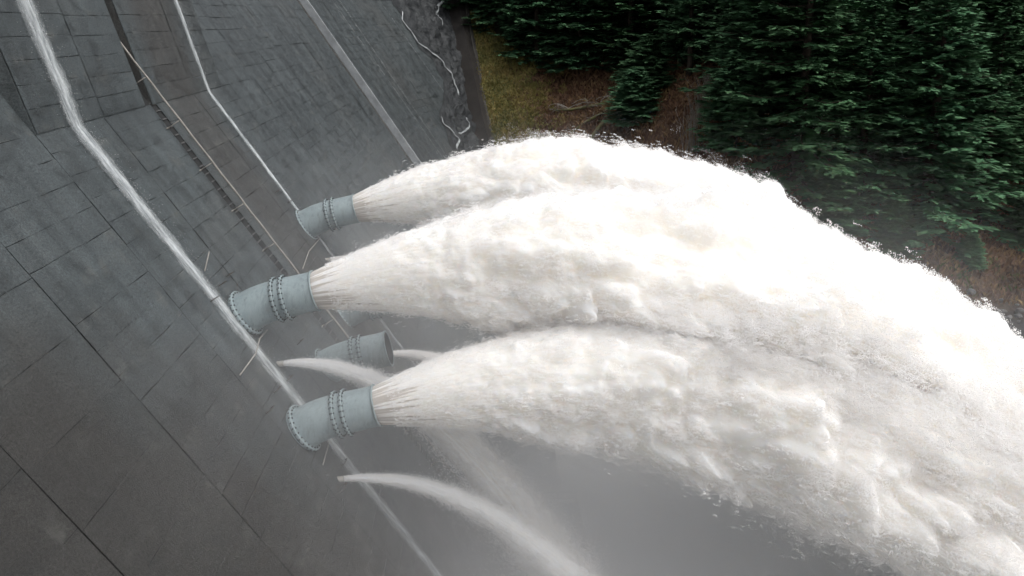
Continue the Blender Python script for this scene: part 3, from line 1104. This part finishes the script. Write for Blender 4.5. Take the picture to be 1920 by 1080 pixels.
# ------------------------------------------------------------------ streams running down the face
def stream(s0, label, width, seed, ukink=U_KINK, ulow=-44, drift=0.0):
    uu = np.r_[np.linspace(5.3, ukink + 0.05, 30)]
    a = BF(s0 + 0.0 * uu, uu, 0.02)
    ul_ = np.linspace(ukink - 0.15, ulow, 120)
    b = F(s0 - drift * (ukink - ul_) / 25, ul_, 0.02)
    P = np.concatenate([a, b])
    wv = np.r_[np.interp(uu, [ukink, ukink + 9], [1.0, 1.35]), np.interp(ul_, [-44, -20, ukink], [0.8, 0.85, 1.0])] * width
    root = empty('water_stream', F(s0, ulow))
    tag(root, label, 'water stream', 'white streams running down the dam face')
    nr = np.concatenate([np.repeat(BN[None], len(a), 0), np.repeat(FN[None], len(b), 0)])
    P2, N2 = P, nr
    L = np.r_[0, np.cumsum(np.linalg.norm(np.diff(P, axis=0), axis=1))]
    m = int(L[-1] / 0.2)
    l = np.linspace(0, L[-1], m)
    C = np.stack([np.interp(l, L, P[:, k]) for k in range(3)], -1)
    NN = np.stack([np.interp(l, L, nr[:, k]) for k in range(3)], -1)
    ob = ribbon('water_film', C, np.interp(l, L, wv), M['stream'], root, nrm=NN if len(NN) == len(C) else FN, nseg=14, bulge=0.09, seed=seed, seg=L[-1] / (m - 1) + 1e-9) if False else None
    # two layers: broad thin film and a thicker broken core
    for lay, (wf, bl, nm) in enumerate(((1.0, 0.04, 'water_film'), (0.66, 0.08, 'foam_core'))):
        c = np.linspace(-1, 1, 15)
        q = np.stack([l * 0.55, np.full(m, seed * 3.1 + lay), np.zeros(m)], -1)
        w_ = np.interp(l, L, wv) * 0.5 * wf
        cx = 0.30 * w_ * fbm(q, 3)
        wl = w_ * (1 + 0.45 * fbm(q * 2.6 + 5, 4, 0.7)); wr = w_ * (1 + 0.45 * fbm(q * 2.6 + 25, 4, 0.7))
        off = np.where(c[None] < 0, c[None] * wl[:, None], c[None] * wr[:, None]) + cx[:, None]
        rg = perlin(np.stack([off * 6, np.repeat(l[:, None] * 0.8, 15, 1), np.full_like(off, seed + lay * 5.)], -1))
        hg = bl * (1 - c[None] ** 2) * (1 + 0.9 * rg) + 0.012 + 0.004 * lay
        v = C[:, None] + off[..., None] * AX + hg[..., None] * NN[:, None]
        suv = np.stack([off + lay * 3.3, np.repeat(l[:, None], 15, 1), np.full_like(off, seed * 9.7 + lay)], -1)
        th = np.clip((1 - np.abs(c[None]) ** 2.2) * (1 + 0.8 * rg) * (0.85 if lay else 0.6), 0, 1)
        mesh_obj(nm, v, grid_faces(m, 15), M['stream'], root, True, attrs={'suv': suv.reshape(-1, 3), 'thick': th.ravel()})
    # spray thrown off where the stream strikes the kink and along the edges
    r = np.random.default_rng(seed)
    n = 4000
    k_ = (r.random(n) ** 1.5 * m * 0.75).astype(int)
    sd_ = r.normal(0, 0.36, n) * np.interp(l, L, wv)[k_]
    ex = r.exponential(0.10, n)
    pos = C[k_] + AX * sd_[:, None] + NN[k_] * (ex[:, None] + 0.03) + FD * r.uniform(-0.2, 0.2, n)[:, None]
    points_obj('spray', pos, 0.004 + 0.005 * r.random(n), M['drops'], root)
    return root


stream(15.75, 'broad white stream down the face behind the nearest and middle pipes', 1.6, 4, drift=0.45)
stream(35.9, 'narrower white stream down the face behind the farthest pipe', 0.85, 9, drift=0.3)

# ------------------------------------------------------------------ drain spouts with their small jets
def small_jet(s, o, u, v0, label, width=0.12, T=2.1, seed=1, n=60000, grow=0.055, elev=4):
    root = empty('drain_jet', W(s, o, u))
    tag(root, label, 'drain jet', 'small jets from drain spouts in the face')
    e = math.radians(elev)
    d = DN * math.cos(e) + UP * math.sin(e)
    p0 = W(s, o, u)
    m = MB(); m.tube([p0 - d * 0.9, p0 - d * 0.02], 0.15, 12); m.build('spout', M['galv'], root, True)
    NT, NP = 220, 28
    t = np.linspace(0, T, NT)
    C = p0 + (v0 * t)[:, None] * d - (0.5 * G * t ** 2)[:, None] * UP
    vel = d * v0 - (G * t)[:, None] * UP
    vel /= np.linalg.norm(vel, axis=1)[:, None]
    x = np.broadcast_to(AX, vel.shape); y = np.cross(x, vel)
    ph = np.arange(NP) * 2 * math.pi / NP
    l = np.r_[0, np.cumsum(np.linalg.norm(np.diff(C, axis=0), axis=1))]
    q = np.stack(np.broadcast_arrays((l * 0.8)[:, None] + seed * 9, np.cos(ph)[None] * 1.3, np.sin(ph)[None] * 1.3), -1)
    rr = (width + grow * l[:, None] ** 1.0) * (1 + sstep(0.5, 5, l)[:, None] * (0.75 * fbm(q * 1.6, 4, 0.7) + 0.4 * (puffs(q * 2) - 0.5)))
    v = C[:, None] + rr[..., None] * (np.cos(ph)[None, :, None] * x[:, None] + np.sin(ph)[None, :, None] * y[:, None])
    mesh_obj('jet_core', v, grid_faces(NT, NP, True), M['jet'], root, True, attrs={'aer': np.repeat(sstep(0, 1.2, l), NP) * 0.2 + 0.8})
    r = np.random.default_rng(seed)
    k_ = (r.random(n) ** 0.7 * (NT - 1)).astype(int); j_ = r.integers(0, NP, n)
    ex = r.exponential(1, n) * (0.012 + 0.020 * l[k_])
    dr = (v[k_, j_] - C[k_]); dr /= np.linalg.norm(dr, axis=1)[:, None]
    pos = v[k_, j_] + dr * ex[:, None] + vel[k_] * r.normal(0, 0.12, n)[:, None]
    points_obj('spray', pos, (0.009 + 0.0005 * l[k_]) * (0.6 + 0.8 * r.random(n)), M['drops'], root)


small_jet(16.6, 0.55, -16.68, 8.4, 'small jet curving past the dry pipe and falling behind the nearest pipe', seed=2, grow=0.06, n=110000)
small_jet(13.5, 3.75, -21.67, 9.6, 'small jet low on the face below the nearest pipe', seed=3, grow=0.042, n=80000)
small_jet(34.2, 0.1, -15.95, 8.5, 'small jet just below the farthest pipe, half hidden by the middle jet', seed=4, T=0.8)
small_jet(28.6, 4.1, -21.0, 9.0, 'faint small jet seen past the mouth of the dry pipe', seed=5, T=1.0)

# ------------------------------------------------------------------ step irons and loose rods
SI = 'step irons in the dam face'
irons = [(15.3, -12.75, 'step iron over the broad stream left of the middle pipe'), (17.2, -12.55, 'step iron just above the middle pipe root'),
         (18.7, -12.5, 'step iron right above the middle pipe flange'), (14.3, -17.15, 'step iron beside the broad stream above the nearest pipe'),
         (12.3, -17.3, 'leftmost step iron above the nearest pipe'), (16.3, -17.4, 'step iron right under the upper small jet spout'),
         (14.9, -21.55, 'step iron over the stream below the nearest pipe'), (12.9, -21.9, 'step iron under the lower small jet spout'),
         (34.4, -11.1, 'step iron beside the narrow stream above the farthest pipe'), (35.3, -12.0, 'step iron at the root of the farthest pipe'),
         (20.5, -17.0, 'step iron above the dry pipe')]
for s_, u_, lab in irons:
    m = MB()
    a = F(s_ - 0.33, u_); b = F(s_ + 0.33, u_ - 0.05)
    m.tube([a - FN * 0.05, a + FN * 0.2, a + FN * 0.26 + AX * 0.04, b + FN * 0.26 - AX * 0.04, b + FN * 0.2, b - FN * 0.05], 0.026, 6)
    tag(m.build('step_iron', M['iron'], None, True), lab, 'step iron', SI)
rods = [([F(17.4, -15.3, 0.35), F(15.6, -15.2, 0.5), F(14.3, -15.45, 0.42), F(12.2, -15.5, 0.12)], 'thin bent pale rod hanging from the root of the middle pipe'),
        ([F(34.9, -14.75, 0.4), F(31.0, -14.7, 0.35), F(27.4, -14.95, 0.5)], 'thin pale rod between the farthest pipe and the handrail'),
        ([F(14.3, -20.35, 0.4), F(12.9, -20.6, 0.12)], 'short pale rod under the root of the nearest pipe'),
        ([F(17.7, -11.2, 0.4), F(16.6, -11.7, 0.05)], 'short pale rod at the stream above the middle pipe')]
for P, lab in rods:
    m = MB(); m.tube(P, 0.035, 6)
    tag(m.build('brace_rod', M['galv'], None, True), lab, 'rod', 'loose rods on the dam face')

# ------------------------------------------------------------------ platform at the toe
pl = empty('toe_platform', W(39, 14.5, -44))
tag(pl, 'small concrete platform with thin railings at the foot of the dam', 'platform')
m = MB()
c0 = [W(s_, o_, -45) for s_, o_ in ((36.5, 13), (36.5, 18.6), (42.5, 18.6), (42.5, 13))]
c1 = [W(s_, o_, -40.9) for s_, o_ in ((36.5, 13), (36.5, 18.6), (42.5, 18.6), (42.5, 13))]
m.hexa(c0 + c1)
m.build('plinth', M['joint'], pl)
for s_, o_ in ((36.7, 15.2), (36.7, 16.8), (36.7, 18.4), (39.5, 18.4), (42.3, 18.4), (42.3, 16.8)):
    m = MB(); m.tube([W(s_, o_, -41), W(s_, o_, -39.7)], 0.035, 6); m.build('railing_post', M['galv'], pl)
for dz in (-39.7, -40.3):
    m = MB(); m.tube([W(36.7, 14.8, dz), W(36.7, 18.4, dz), W(42.3, 18.4, dz), W(42.3, 15.5, dz)], 0.035, 6); m.build('rail_tube', M['galv'], pl)

# ------------------------------------------------------------------ conifers
def mat_needles():
    k = Mat('spruce_needles')
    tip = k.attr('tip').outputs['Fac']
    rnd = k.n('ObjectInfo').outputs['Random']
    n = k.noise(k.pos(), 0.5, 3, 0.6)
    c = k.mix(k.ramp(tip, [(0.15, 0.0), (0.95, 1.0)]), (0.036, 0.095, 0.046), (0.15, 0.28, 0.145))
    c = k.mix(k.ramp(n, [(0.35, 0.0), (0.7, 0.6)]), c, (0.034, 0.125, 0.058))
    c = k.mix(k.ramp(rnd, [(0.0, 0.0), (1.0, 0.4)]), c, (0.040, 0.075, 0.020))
    k.principled(c, 0.75, 0.12)
    return k.m


M['needles'] = mat_needles()
M['bark'] = mat_flat('spruce_bark', (0.050, 0.038, 0.028), 0.4, 0.9, 2.0)
M['deadwood'] = mat_flat('bleached_dead_wood', (0.30, 0.265, 0.22), 0.5, 0.9, 1.5)
M['mosslog'] = mat_flat('mossy_log', (0.16, 0.135, 0.09), 0.5, 0.9, 0.8, c2=(0.12, 0.12, 0.04))


def spruce_mesh(H, R, seed, bare=0.06, dens=1.0):
    """trunk mesh and crown mesh of a spruce: whorled limbs that dip and turn up, each set with many needle sprays"""
    r = np.random.default_rng(seed)
    m = MB()
    zt = np.linspace(0, H, 9)
    lean = np.cumsum(r.normal(0, 0.05, (9, 2)), 0)
    m.tube(np.c_[lean, zt], np.interp(zt, [0, H], [0.018 * H, 0.02]), 7)
    tv, tf = np.concatenate(m.v), m.f
    V_, T_ = [], []
    z = bare * H
    whorl = 0
    limb = MB()
    while z < H * 0.99:
        f = z / H
        L0 = R * (1 - f) ** 0.72 * (0.55 + 0.45 * min(1, (f + 0.04) / 0.2)) + 0.15
        nb = 3
        R_ = R
        for b in range(nb):
            if r.random() < 0.10: continue
            az = (whorl * 3 + b) * 2.39996 + r.normal(0, 0.35)
            L = L0 * r.choice([r.uniform(0.45, 0.8), r.uniform(0.8, 1.0), r.uniform(1.0, 1.3)])
            zb = z + r.uniform(-0.3, 0.3)
            el = math.radians(np.interp(f, [0, 0.5, 1], [-14, 4, 42]) + r.normal(0, 6))
            ca, sa = math.cos(az), math.sin(az)
            nS = max(5, int(L / 0.155 * dens))
            q = np.sort(r.uniform(0.12, 1.0, nS))
            droop = np.interp(f, [0, 0.6, 1], [0.16, 0.10, 0.0]) * L
            hor = q * L * math.cos(el)
            ver = q * L * math.sin(el) - droop * np.sin(q * math.pi * 0.75) + 0.22 * L * np.clip(q - 0.72, 0, 1) ** 1.3
            lx, ly = np.interp(zb, zt, lean[:, 0]), np.interp(zb, zt, lean[:, 1])
            limb.tube(np.array([[lx, ly, zb], [lx + ca * hor[-1] * .55, ly + sa * hor[-1] * .55, zb + np.interp(.55, q, ver)], [lx + ca * hor[-1], ly + sa * hor[-1], zb + ver[-1]]]), [0.012 * L + .01, 0.008 * L + .008, 0.006], 3, False)
            for qq, hh, vv in zip(q, hor, ver):
                P = np.array([lx + ca * hh, ly + sa * hh, zb + vv])
                side = -1 if r.random() < 0.5 else 1
                sl = (0.30 + 0.34 * L * (1 - qq) * min(1, qq * 2.2)) * r.uniform(0.7, 1.25)
                sl = min(sl, 1.7)
                an = az + side * math.radians(r.uniform(25, 65)) * (1 if qq < 0.93 else 0.3)
                dirv = np.array([math.cos(an), math.sin(an), r.uniform(-0.42, 0.12)])
                nk = max(3, int(sl / 0.15 * dens))
                # a spray: kite shaped needle clumps along a twig, lying in the plane of the bough
                for g_ in range(nk):
                    e = (g_ + 0.5) / nk
                    c0 = P + dirv * sl * e + np.array([0, 0, -0.16 * sl * e * e + r.normal(0, 0.03)])
                    a2 = an + r.normal(0, 0.7)
                    ln = r.uniform(0.36, 0.80) * (1.1 - 0.4 * e)
                    dv = np.array([math.cos(a2), math.sin(a2), r.uniform(-0.35, 0.2)]) * ln
                    sd_ = np.array([-math.sin(a2), math.cos(a2), r.normal(0, 0.25)]) * ln * r.uniform(0.2, 0.36)
                    V_ += [c0 - dv * 0.25, c0 + sd_ + dv * 0.3, c0 + dv, c0 - sd_ + dv * 0.3]
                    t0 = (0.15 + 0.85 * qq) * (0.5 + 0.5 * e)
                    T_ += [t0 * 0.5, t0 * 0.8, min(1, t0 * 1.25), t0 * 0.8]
        z += np.interp(f, [0, 1], [0.0135, 0.008]) * H * r.uniform(0.6, 1.4)
        whorl += 1
    nv = len(V_)
    fq = np.arange(nv).reshape(-1, 4)
    return (tv, tf), (np.array(V_), fq, np.array(T_)), (np.concatenate(limb.v), limb.f)


SPR = []
for i, (H, R, seed_, bare) in enumerate(((26, 5.6, 1, 0.04), (24, 4.8, 2, 0.06), (22, 5.0, 3, 0.05), (20, 4.2, 4, 0.30), (9, 3.0, 5, 0.02))):
    (tv, tf), (cv, cf, ct), (lv, lf) = spruce_mesh(H, R, seed_, bare, 1.0 if H > 10 else 1.3)
    a = mesh_obj('trunk', tv, tf, M['bark'], None, True)
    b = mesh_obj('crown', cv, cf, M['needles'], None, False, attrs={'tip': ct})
    c = mesh_obj('branches', lv, lf, M['bark'], None, True)
    SPR.append((H, a.data, b.data, c.data))
    for q in (a, b, c):
        bpy.data.objects.remove(q)


def spruce(x, y, kind, h, label, group=None, rot=0.0, sink=0.4, wide=1.0):
    H, tm, cm, lm = SPR[kind]
    z = TZ(x, y) - sink
    k_ = h / H
    root = empty('spruce_tree', (x, y, z))
    tag(root, label, 'tree', group)
    mw = Matrix.Translation((x, y, z)) @ Matrix.Rotation(0.04 * math.sin(rot * 7), 4, 'X') @ Matrix.Rotation(rot, 4, 'Z') @ Matrix.Diagonal((k_ * wide, k_ * wide, k_, 1))
    for nm, me in (('trunk', tm), ('crown', cm), ('branches', lm)):
        ob = bpy.data.objects.new(nm, me)
        COL.objects.link(ob)
        ob.parent = root
        ob.matrix_world = mw
        ob.matrix_parent_inverse = Matrix.Translation((-x, -y, -z))
        ob.matrix_basis = mw
    return root


FR = 'front row of spruces on the bank'
front = [
    (36.8, 111.5, 0, 38, 'big spruce with wide boughs directly behind the crest of the jets, centre right', 1.32),
    (52.5, 108.5, 1, 36, 'big pointed spruce standing over the bracken strip on the right', 1.35),
    (29.5, 114.5, 4, 12, 'low bushy spruce beside the bare grey shrub, touching the jet spray', 1.35),
    (45.2, 111, 2, 26, 'shorter spruce squeezed between the two biggest front spruces', 1.3),
    (63.5, 116, 1, 28, 'dark spruce at the right edge above the stony shore', 1.4),
    (20.2, 142, 4, 8.0, 'small low spruce among the bracken near the fallen logs', 1.9),
    (23.0, 147, 4, 10.0, 'low bushy spruce behind the small one near the fallen logs', 1.7),
    (29.0, 144, 3, 23, 'spruce with bare lower trunk at the back of the clearing', 1.4),
    (-2.0, 175, 1, 26, 'hazy spruce nearest the training wall', 1.5),
    (5.5, 170, 0, 28, 'hazy broad spruce behind the yellow mossy grass', 1.4),
    (13.5, 168, 2, 27, 'hazy spruce behind the curled dead branches', 1.5),
    (22.0, 164, 1, 28, 'spruce reaching long boughs over the fallen dead tree', 1.6),
    (0.5, 148.5, 4, 3.2, 'round green bush just above the highest jet near the wall foot', 1.6),
    (68.0, 112, 4, 8, 'small pale spruce at the edge of the bracken on the right', 1.3),
    (41.0, 107.5, 4, 9, 'low green spruce just above the jet crest below the biggest spruce', 1.5),
    (47.5, 106.0, 4, 7, 'low green spruce just above the jet crest below the pointed spruce', 1.5),
    (58.5, 107.5, 4, 4.5, 'low pale green bush below the big right spruce', 1.4),
]
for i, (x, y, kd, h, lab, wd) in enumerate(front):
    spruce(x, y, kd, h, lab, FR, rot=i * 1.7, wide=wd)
BK = 'dense spruces behind the front row'
spots = [(x, y) for x, y, *_ in front]
r_ = np.random.default_rng(21)
nback = 0
for yy_ in np.arange(121, 206, 7.0):
    for xx_ in np.arange(-12, 112, 7.0):
        x = xx_ + r_.uniform(-2.2, 2.2) + (3 if int(yy_) % 2 else 0); y = yy_ + r_.uniform(-2, 2)
        if y < 172 and x < 25: continue              # the clearing
        if y < 150 and x < 33: continue
        if x > 0.62 * y: continue                    # outside the view
        if x < -0.02 * y - 6: continue
        if min((x - a) ** 2 + (y - b) ** 2 for a, b in spots) < 26: continue
        spots.append((x, y)); nback += 1
        ux = x / y
        where = ('behind the hazy spruces at top left' if ux < 0.13 else 'above the bare grey shrubs' if ux < 0.24 else
                 'behind the biggest centre spruce' if ux < 0.38 else 'behind the big pointed spruce' if ux < 0.5 else 'at the right edge of the wood')
        row = 'second row dark spruce ' if y < 138 or (ux < 0.13 and y < 180) else 'dark spruce crowded deep ' if y > 170 else 'dark spruce of the middle rows '
        spruce(x, y, int(r_.integers(0, 3)), r_.uniform(26, 35), row + where, BK, rot=r_.uniform(0, 6.3), wide=r_.uniform(1.25, 1.5))

# ------------------------------------------------------------------ fallen trees, bare shrubs
def log(P, r0, r1, label, twigs=0, seed=0, arch=False):
    r = np.random.default_rng(seed)
    root = empty('fallen_log', P[0])
    tag(root, label, 'log', 'fallen dead trees in the clearing')
    P = np.array(P, float)
    m = MB(); m.tube(P, np.linspace(r0, r1, len(P)), 8); m.build('log_trunk', M['mosslog'], root, True)
    m = MB()
    for k in range(twigs):
        t = r.uniform(0.15, 1.0) * (len(P) - 1)
        i = min(int(t), len(P) - 2)
        p = P[i] + (P[i + 1] - P[i]) * (t - i)
        ax_ = (P[i + 1] - P[i]) / np.linalg.norm(P[i + 1] - P[i])
        d0 = np.array([r.normal(), r.normal(), abs(r.normal()) + 0.3]); d0 /= np.linalg.norm(d0)
        L = r.uniform(0.8, 2.6)
        if arch:
            pts = [p + d0 * L * math.sin(q) + ax_ * L * 0.9 * (1 - math.cos(q)) * (1 if k % 2 else -1) - np.array([0, 0, 0.25]) * q for q in np.linspace(0, 2.2, 7)]
        else:
            pts = [p, p + d0 * L * 0.5 + r.normal(0, .1, 3), p + d0 * L + r.normal(0, .25, 3)]
        m.tube(np.array(pts), np.linspace(0.10, 0.04, len(pts)), 4, False)
        for _ in range(3):
            b = pts[len(pts) // 2]
            m.tube(np.array([b, b + r.normal(0, .45, 3) + np.array([0, 0, .1])]), [0.022, 0.01], 3, False)
    if twigs:
        tag(m.build('dead_branches', M['deadwood'], root, True), kind='stuff')


def GP(x, y, dz=0.2):
    return (x, y, TZ(x, y) + dz)


log([GP(24, 154, .6), GP(20, 155, .6), GP(16, 156, .5), GP(11, 157, .7), GP(8, 157.5, 1.0)], 0.5, 0.16, 'fallen dead tree with curled bare branches in front of the wood', 26, 3, True)
log([GP(17.5, 152, .5), GP(13, 152, .4), GP(9.0, 151, .4)], 0.28, 0.2, 'slim pale log lying below the curled dead branches', 5, 4)
log([GP(15.8, 147.5, .9), GP(13.4, 146, .8), GP(10.6, 144.5, .3)], 0.38, 0.3, 'thick mossy log end leaning just above the jet crest', 4, 5)
log([GP(7.6, 151.5, .3), GP(6.0, 151.8, .3)], 0.5, 0.35, 'short mossy stump lying in the bracken left of the logs', 3, 6)
log([GP(21.4, 147, .2), np.array(GP(20.6, 148, 5.0))], 0.13, 0.07, 'thin leaning dead pole beside the small low spruce', 0, 7)


def shrub(x, y, h, n, label, seed):
    r = np.random.default_rng(seed)
    b = np.array(GP(x, y, -0.1))
    m = MB()
    for k in range(n):
        a = r.uniform(0, 6.28); sp_ = abs(r.normal(0, 0.30))
        d0 = np.array([math.cos(a) * sp_, math.sin(a) * sp_, 1.0])
        L = h * r.uniform(0.6, 1.05)
        p0 = b + np.array([r.normal(0, .5), r.normal(0, .5), 0])
        pts = np.array([p0, p0 + d0 * L * .5, p0 + d0 * L + r.normal(0, .2, 3)])
        m.tube(pts, [0.05, 0.03, 0.012], 3, False)
        for _ in range(5):
            q = r.uniform(.35, 1); c = p0 + d0 * L * q
            m.tube(np.array([c, c + np.array([r.normal(0, .3), r.normal(0, .3), r.uniform(.3, .9)])]), [0.02, 0.008], 3, False)
    tag(m.build('bare_shrub', M['deadwood'], None, True), label, 'shrub', 'bare grey shrubs at the clearing edge')


shrub(27.6, 128, 7, 38, 'tall bare grey shrub left of the big centre spruce', 1)
shrub(25.0, 119, 6.5, 30, 'bare grey shrub leaning over the jet spray', 2)
shrub(29.5, 134, 5.0, 26, 'bare shrub at the back near the bare-trunked spruce', 3)

# bracken and grass: ground cover
def cover(name, n, xr, yr, cols_, hgt, label, seed, cond):
    r = np.random.default_rng(seed)
    x = r.uniform(*xr, n); y = r.uniform(*yr, n)
    dn = fbm(np.stack([x * .25, y * .25, 0 * x + seed], -1), 3)
    ok = cond(x, y, dn)
    x, y, dn = x[ok], y[ok], dn[ok]
    z = terrain(x, y)
    n = len(x)
    a = r.uniform(0, 6.28, n); h_ = hgt * r.uniform(.5, 1.3, n); w_ = h_ * r.uniform(.12, .3, n)
    lean = r.normal(0, .5, (n, 2)) * h_[:, None]
    b = np.stack([x, y, z - .05], -1)
    sx = np.stack([np.cos(a) * w_, np.sin(a) * w_, 0 * a], -1)
    top = b + np.stack([lean[:, 0], lean[:, 1], h_], -1)
    mid = b + np.stack([lean[:, 0] * .35, lean[:, 1] * .35, h_ * .65], -1)
    V = np.stack([b, mid + sx, top, mid - sx], 1).reshape(-1, 3)
    k = Mat(name + '_leaves')
    t = k.attr('tone').outputs['Fac']
    c = k.ramp(t, [(0.0, cols_[0]), (0.5, cols_[1]), (1.0, cols_[2])])
    k.principled(c, 0.85, 0.15)
    tone = np.clip(.5 + .9 * dn + r.normal(0, .18, n), 0, 1)
    ob = mesh_obj(name, V, np.arange(4 * n).reshape(-1, 4), k.m, None, False, attrs={'tone': np.repeat(tone, 4)})
    tag(ob, label, 'undergrowth', None, 'stuff')


above = lambda x, y: terrain(x, y, False) > np.where(x > 40, 9.0, 3.0)
cover('bracken', 70000, (2, 90), (90, 168), ((.085, .048, .034), (.175, .100, .060), (.25, .17, .08)), 0.8, 'brown dead bracken covering the clearing and the bank', 3,
      lambda x, y, d: above(x, y) & (x > 5 + 5 * d) & (x < .62 * y))
cover('grass', 40000, (-14, 14), (138, 178), ((.095, .105, .038), (.20, .175, .058), (.29, .215, .085)), 0.55, 'yellow green mossy grass beside the training wall', 4,
      lambda x, y, d: (x < 8 + 12 * d) & (x > -0.225 * (y - 146) - 2.0))
cover('shore_grass', 9000, (28, 85), (90, 116), ((.03, .05, .012), (.06, .085, .02), (.09, .1, .03)), 0.7, 'green grass clumps on the bank above the stony shore', 5,
      lambda x, y, d: above(x, y) & (d > .12))

# boulders on the shore
def rock_mesh(seed):
    r = np.random.default_rng(seed)
    import bmesh
    bm = bmesh.new()
    bmesh.ops.create_icosphere(bm, subdivisions=2, radius=1.0)
    co = np.array([v.co for v in bm.verts])
    d = 1 + .35 * fbm(co * 1.1 + seed * 4, 2) + .12 * fbm(co * 3 + seed, 2)
    pl_ = r.normal(size=(7, 3)); pl_ /= np.linalg.norm(pl_, axis=1)[:, None]
    co = co * d[:, None]
    for n_ in pl_:
        e = co @ n_ - r.uniform(.55, .85)
        co = co - np.clip(e, 0, None)[:, None] * n_
    for v, c in zip(bm.verts, co): v.co = c
    me = bpy.data.meshes.new('boulder')
    bm.to_mesh(me); bm.free()
    k = Mat('shore_stone')
    rnd = k.n('ObjectInfo').outputs['Random']
    n = k.noise(k.pos(), 1.8, 5, .7)
    c = k.ramp(rnd, [(0, (.03, .031, .034)), (.6, (.07, .07, .072)), (.85, (.10, .098, .095)), (1, (.24, .24, .235))])
    c = k.mix(.7, c, k.ramp(n, [(.3, .5), (.7, 1.4)]), 'MULTIPLY')
    k.principled(c, .6, .35, 0, n, .5, .1)
    me.materials.append(k.m)
    return me


RM = [rock_mesh(i) for i in range(4)]
r_ = np.random.default_rng(33)
nb_ = 0
while nb_ < 230:
    x = r_.uniform(44, 74); y = r_.uniform(86, 106)
    z = TZ(x, y)
    if z < -0.6 or z > 10.5: continue
    sc_ = 0.22 + 0.5 * r_.random() ** 2.2
    ob = bpy.data.objects.new('boulder', RM[nb_ % 4])
    COL.objects.link(ob)
    ob.matrix_world = (Matrix.Translation((x, y, z + sc_ * .2)) @ Matrix.Rotation(r_.uniform(0, 6.28), 4, 'Z') @ Matrix.Rotation(r_.uniform(-.3, .3), 4, 'X')
                       @ Matrix.Diagonal((sc_ * r_.uniform(.9, 1.6), sc_ * r_.uniform(.8, 1.1), sc_ * r_.uniform(.5, .8), 1)))
    tag(ob, ('large' if sc_ > 0.5 else 'middling' if sc_ > 0.32 else 'small') + ' grey boulder on the stony shore at the right edge', 'boulder', 'boulders on the stony shore')
    nb_ += 1

# ------------------------------------------------------------------ mist over the pool and haze in the air
def mat_mist():
    k = Mat('drifting_mist')
    p = k.pos()
    sx = k.n('SeparateXYZ'); k.l(p, sx.inputs[0])
    z = sx.outputs[2]
    n1 = k.noise(p, 0.085, 2, 0.55, 0.0)
    low = k.math('EXPONENT', k.math('MULTIPLY', z, -0.150))
    base = k.math('MULTIPLY', low, 0.32)
    cl = k.ramp(n1, [(0.40, 0.0), (0.72, 1.0)])
    up = k.math('MULTIPLY', cl, k.math('MULTIPLY', k.math('EXPONENT', k.math('MULTIPLY', z, -0.030)), 0.052))
    # it thins out towards the edges of the cloud
    lx = k.math('MINIMUM', k.math('MAXIMUM', k.math('MULTIPLY_ADD', sx.outputs[1], 0.07, -1.4), 0.0), 1.0)
    hx = k.math('MINIMUM', k.math('MAXIMUM', k.math('MULTIPLY_ADD', sx.outputs[1], -0.06, 4.6), 0.0), 1.0)
    tz = k.math('MINIMUM', k.math('MAXIMUM', k.math('MULTIPLY_ADD', z, -0.12, 4.6), 0.0), 1.0)
    ex_ = k.math('MINIMUM', k.math('MAXIMUM', k.math('MULTIPLY_ADD', sx.outputs[0], -0.10, 1.2), 0.0), 1.0)
    d = k.math('MULTIPLY', k.math('ADD', k.math('MULTIPLY', base, k.math('MULTIPLY_ADD', ex_, 0.35, 0.65)), k.math('MULTIPLY', up, ex_)), k.math('MULTIPLY', k.math('MULTIPLY', lx, hx), tz))
    v = k.n('VolumePrincipled')
    v.inputs['Color'].default_value = (0.985, 0.99, 0.995, 1)
    v.inputs['Anisotropy'].default_value = 0.1
    k.l(d, v.inputs['Density'])
    k.l(v.outputs[0], k.out.inputs['Volume'])
    return k.m


m = MB()
lo = [(-5, 21), (75, 21), (75, 110), (-5, 110)]
u_t, u_b = -5.0, -44.6
ot, ob_ = (UREF - u_t) * COT - 0.4, (UREF - u_b) * COT - 0.4
m.hexa([W(-6, ob_, u_b), W(-6, 62, u_b), W(67, 62, u_b), W(67, ob_, u_b), W(-6, ot, u_t), W(-6, 38, u_t), W(67, 38, u_t), W(67, ot, u_t)])
mist = m.build('mist', mat_mist(), None)
tag(mist, 'pale mist hanging over the pool and the foot of the dam', 'mist', None, 'stuff')
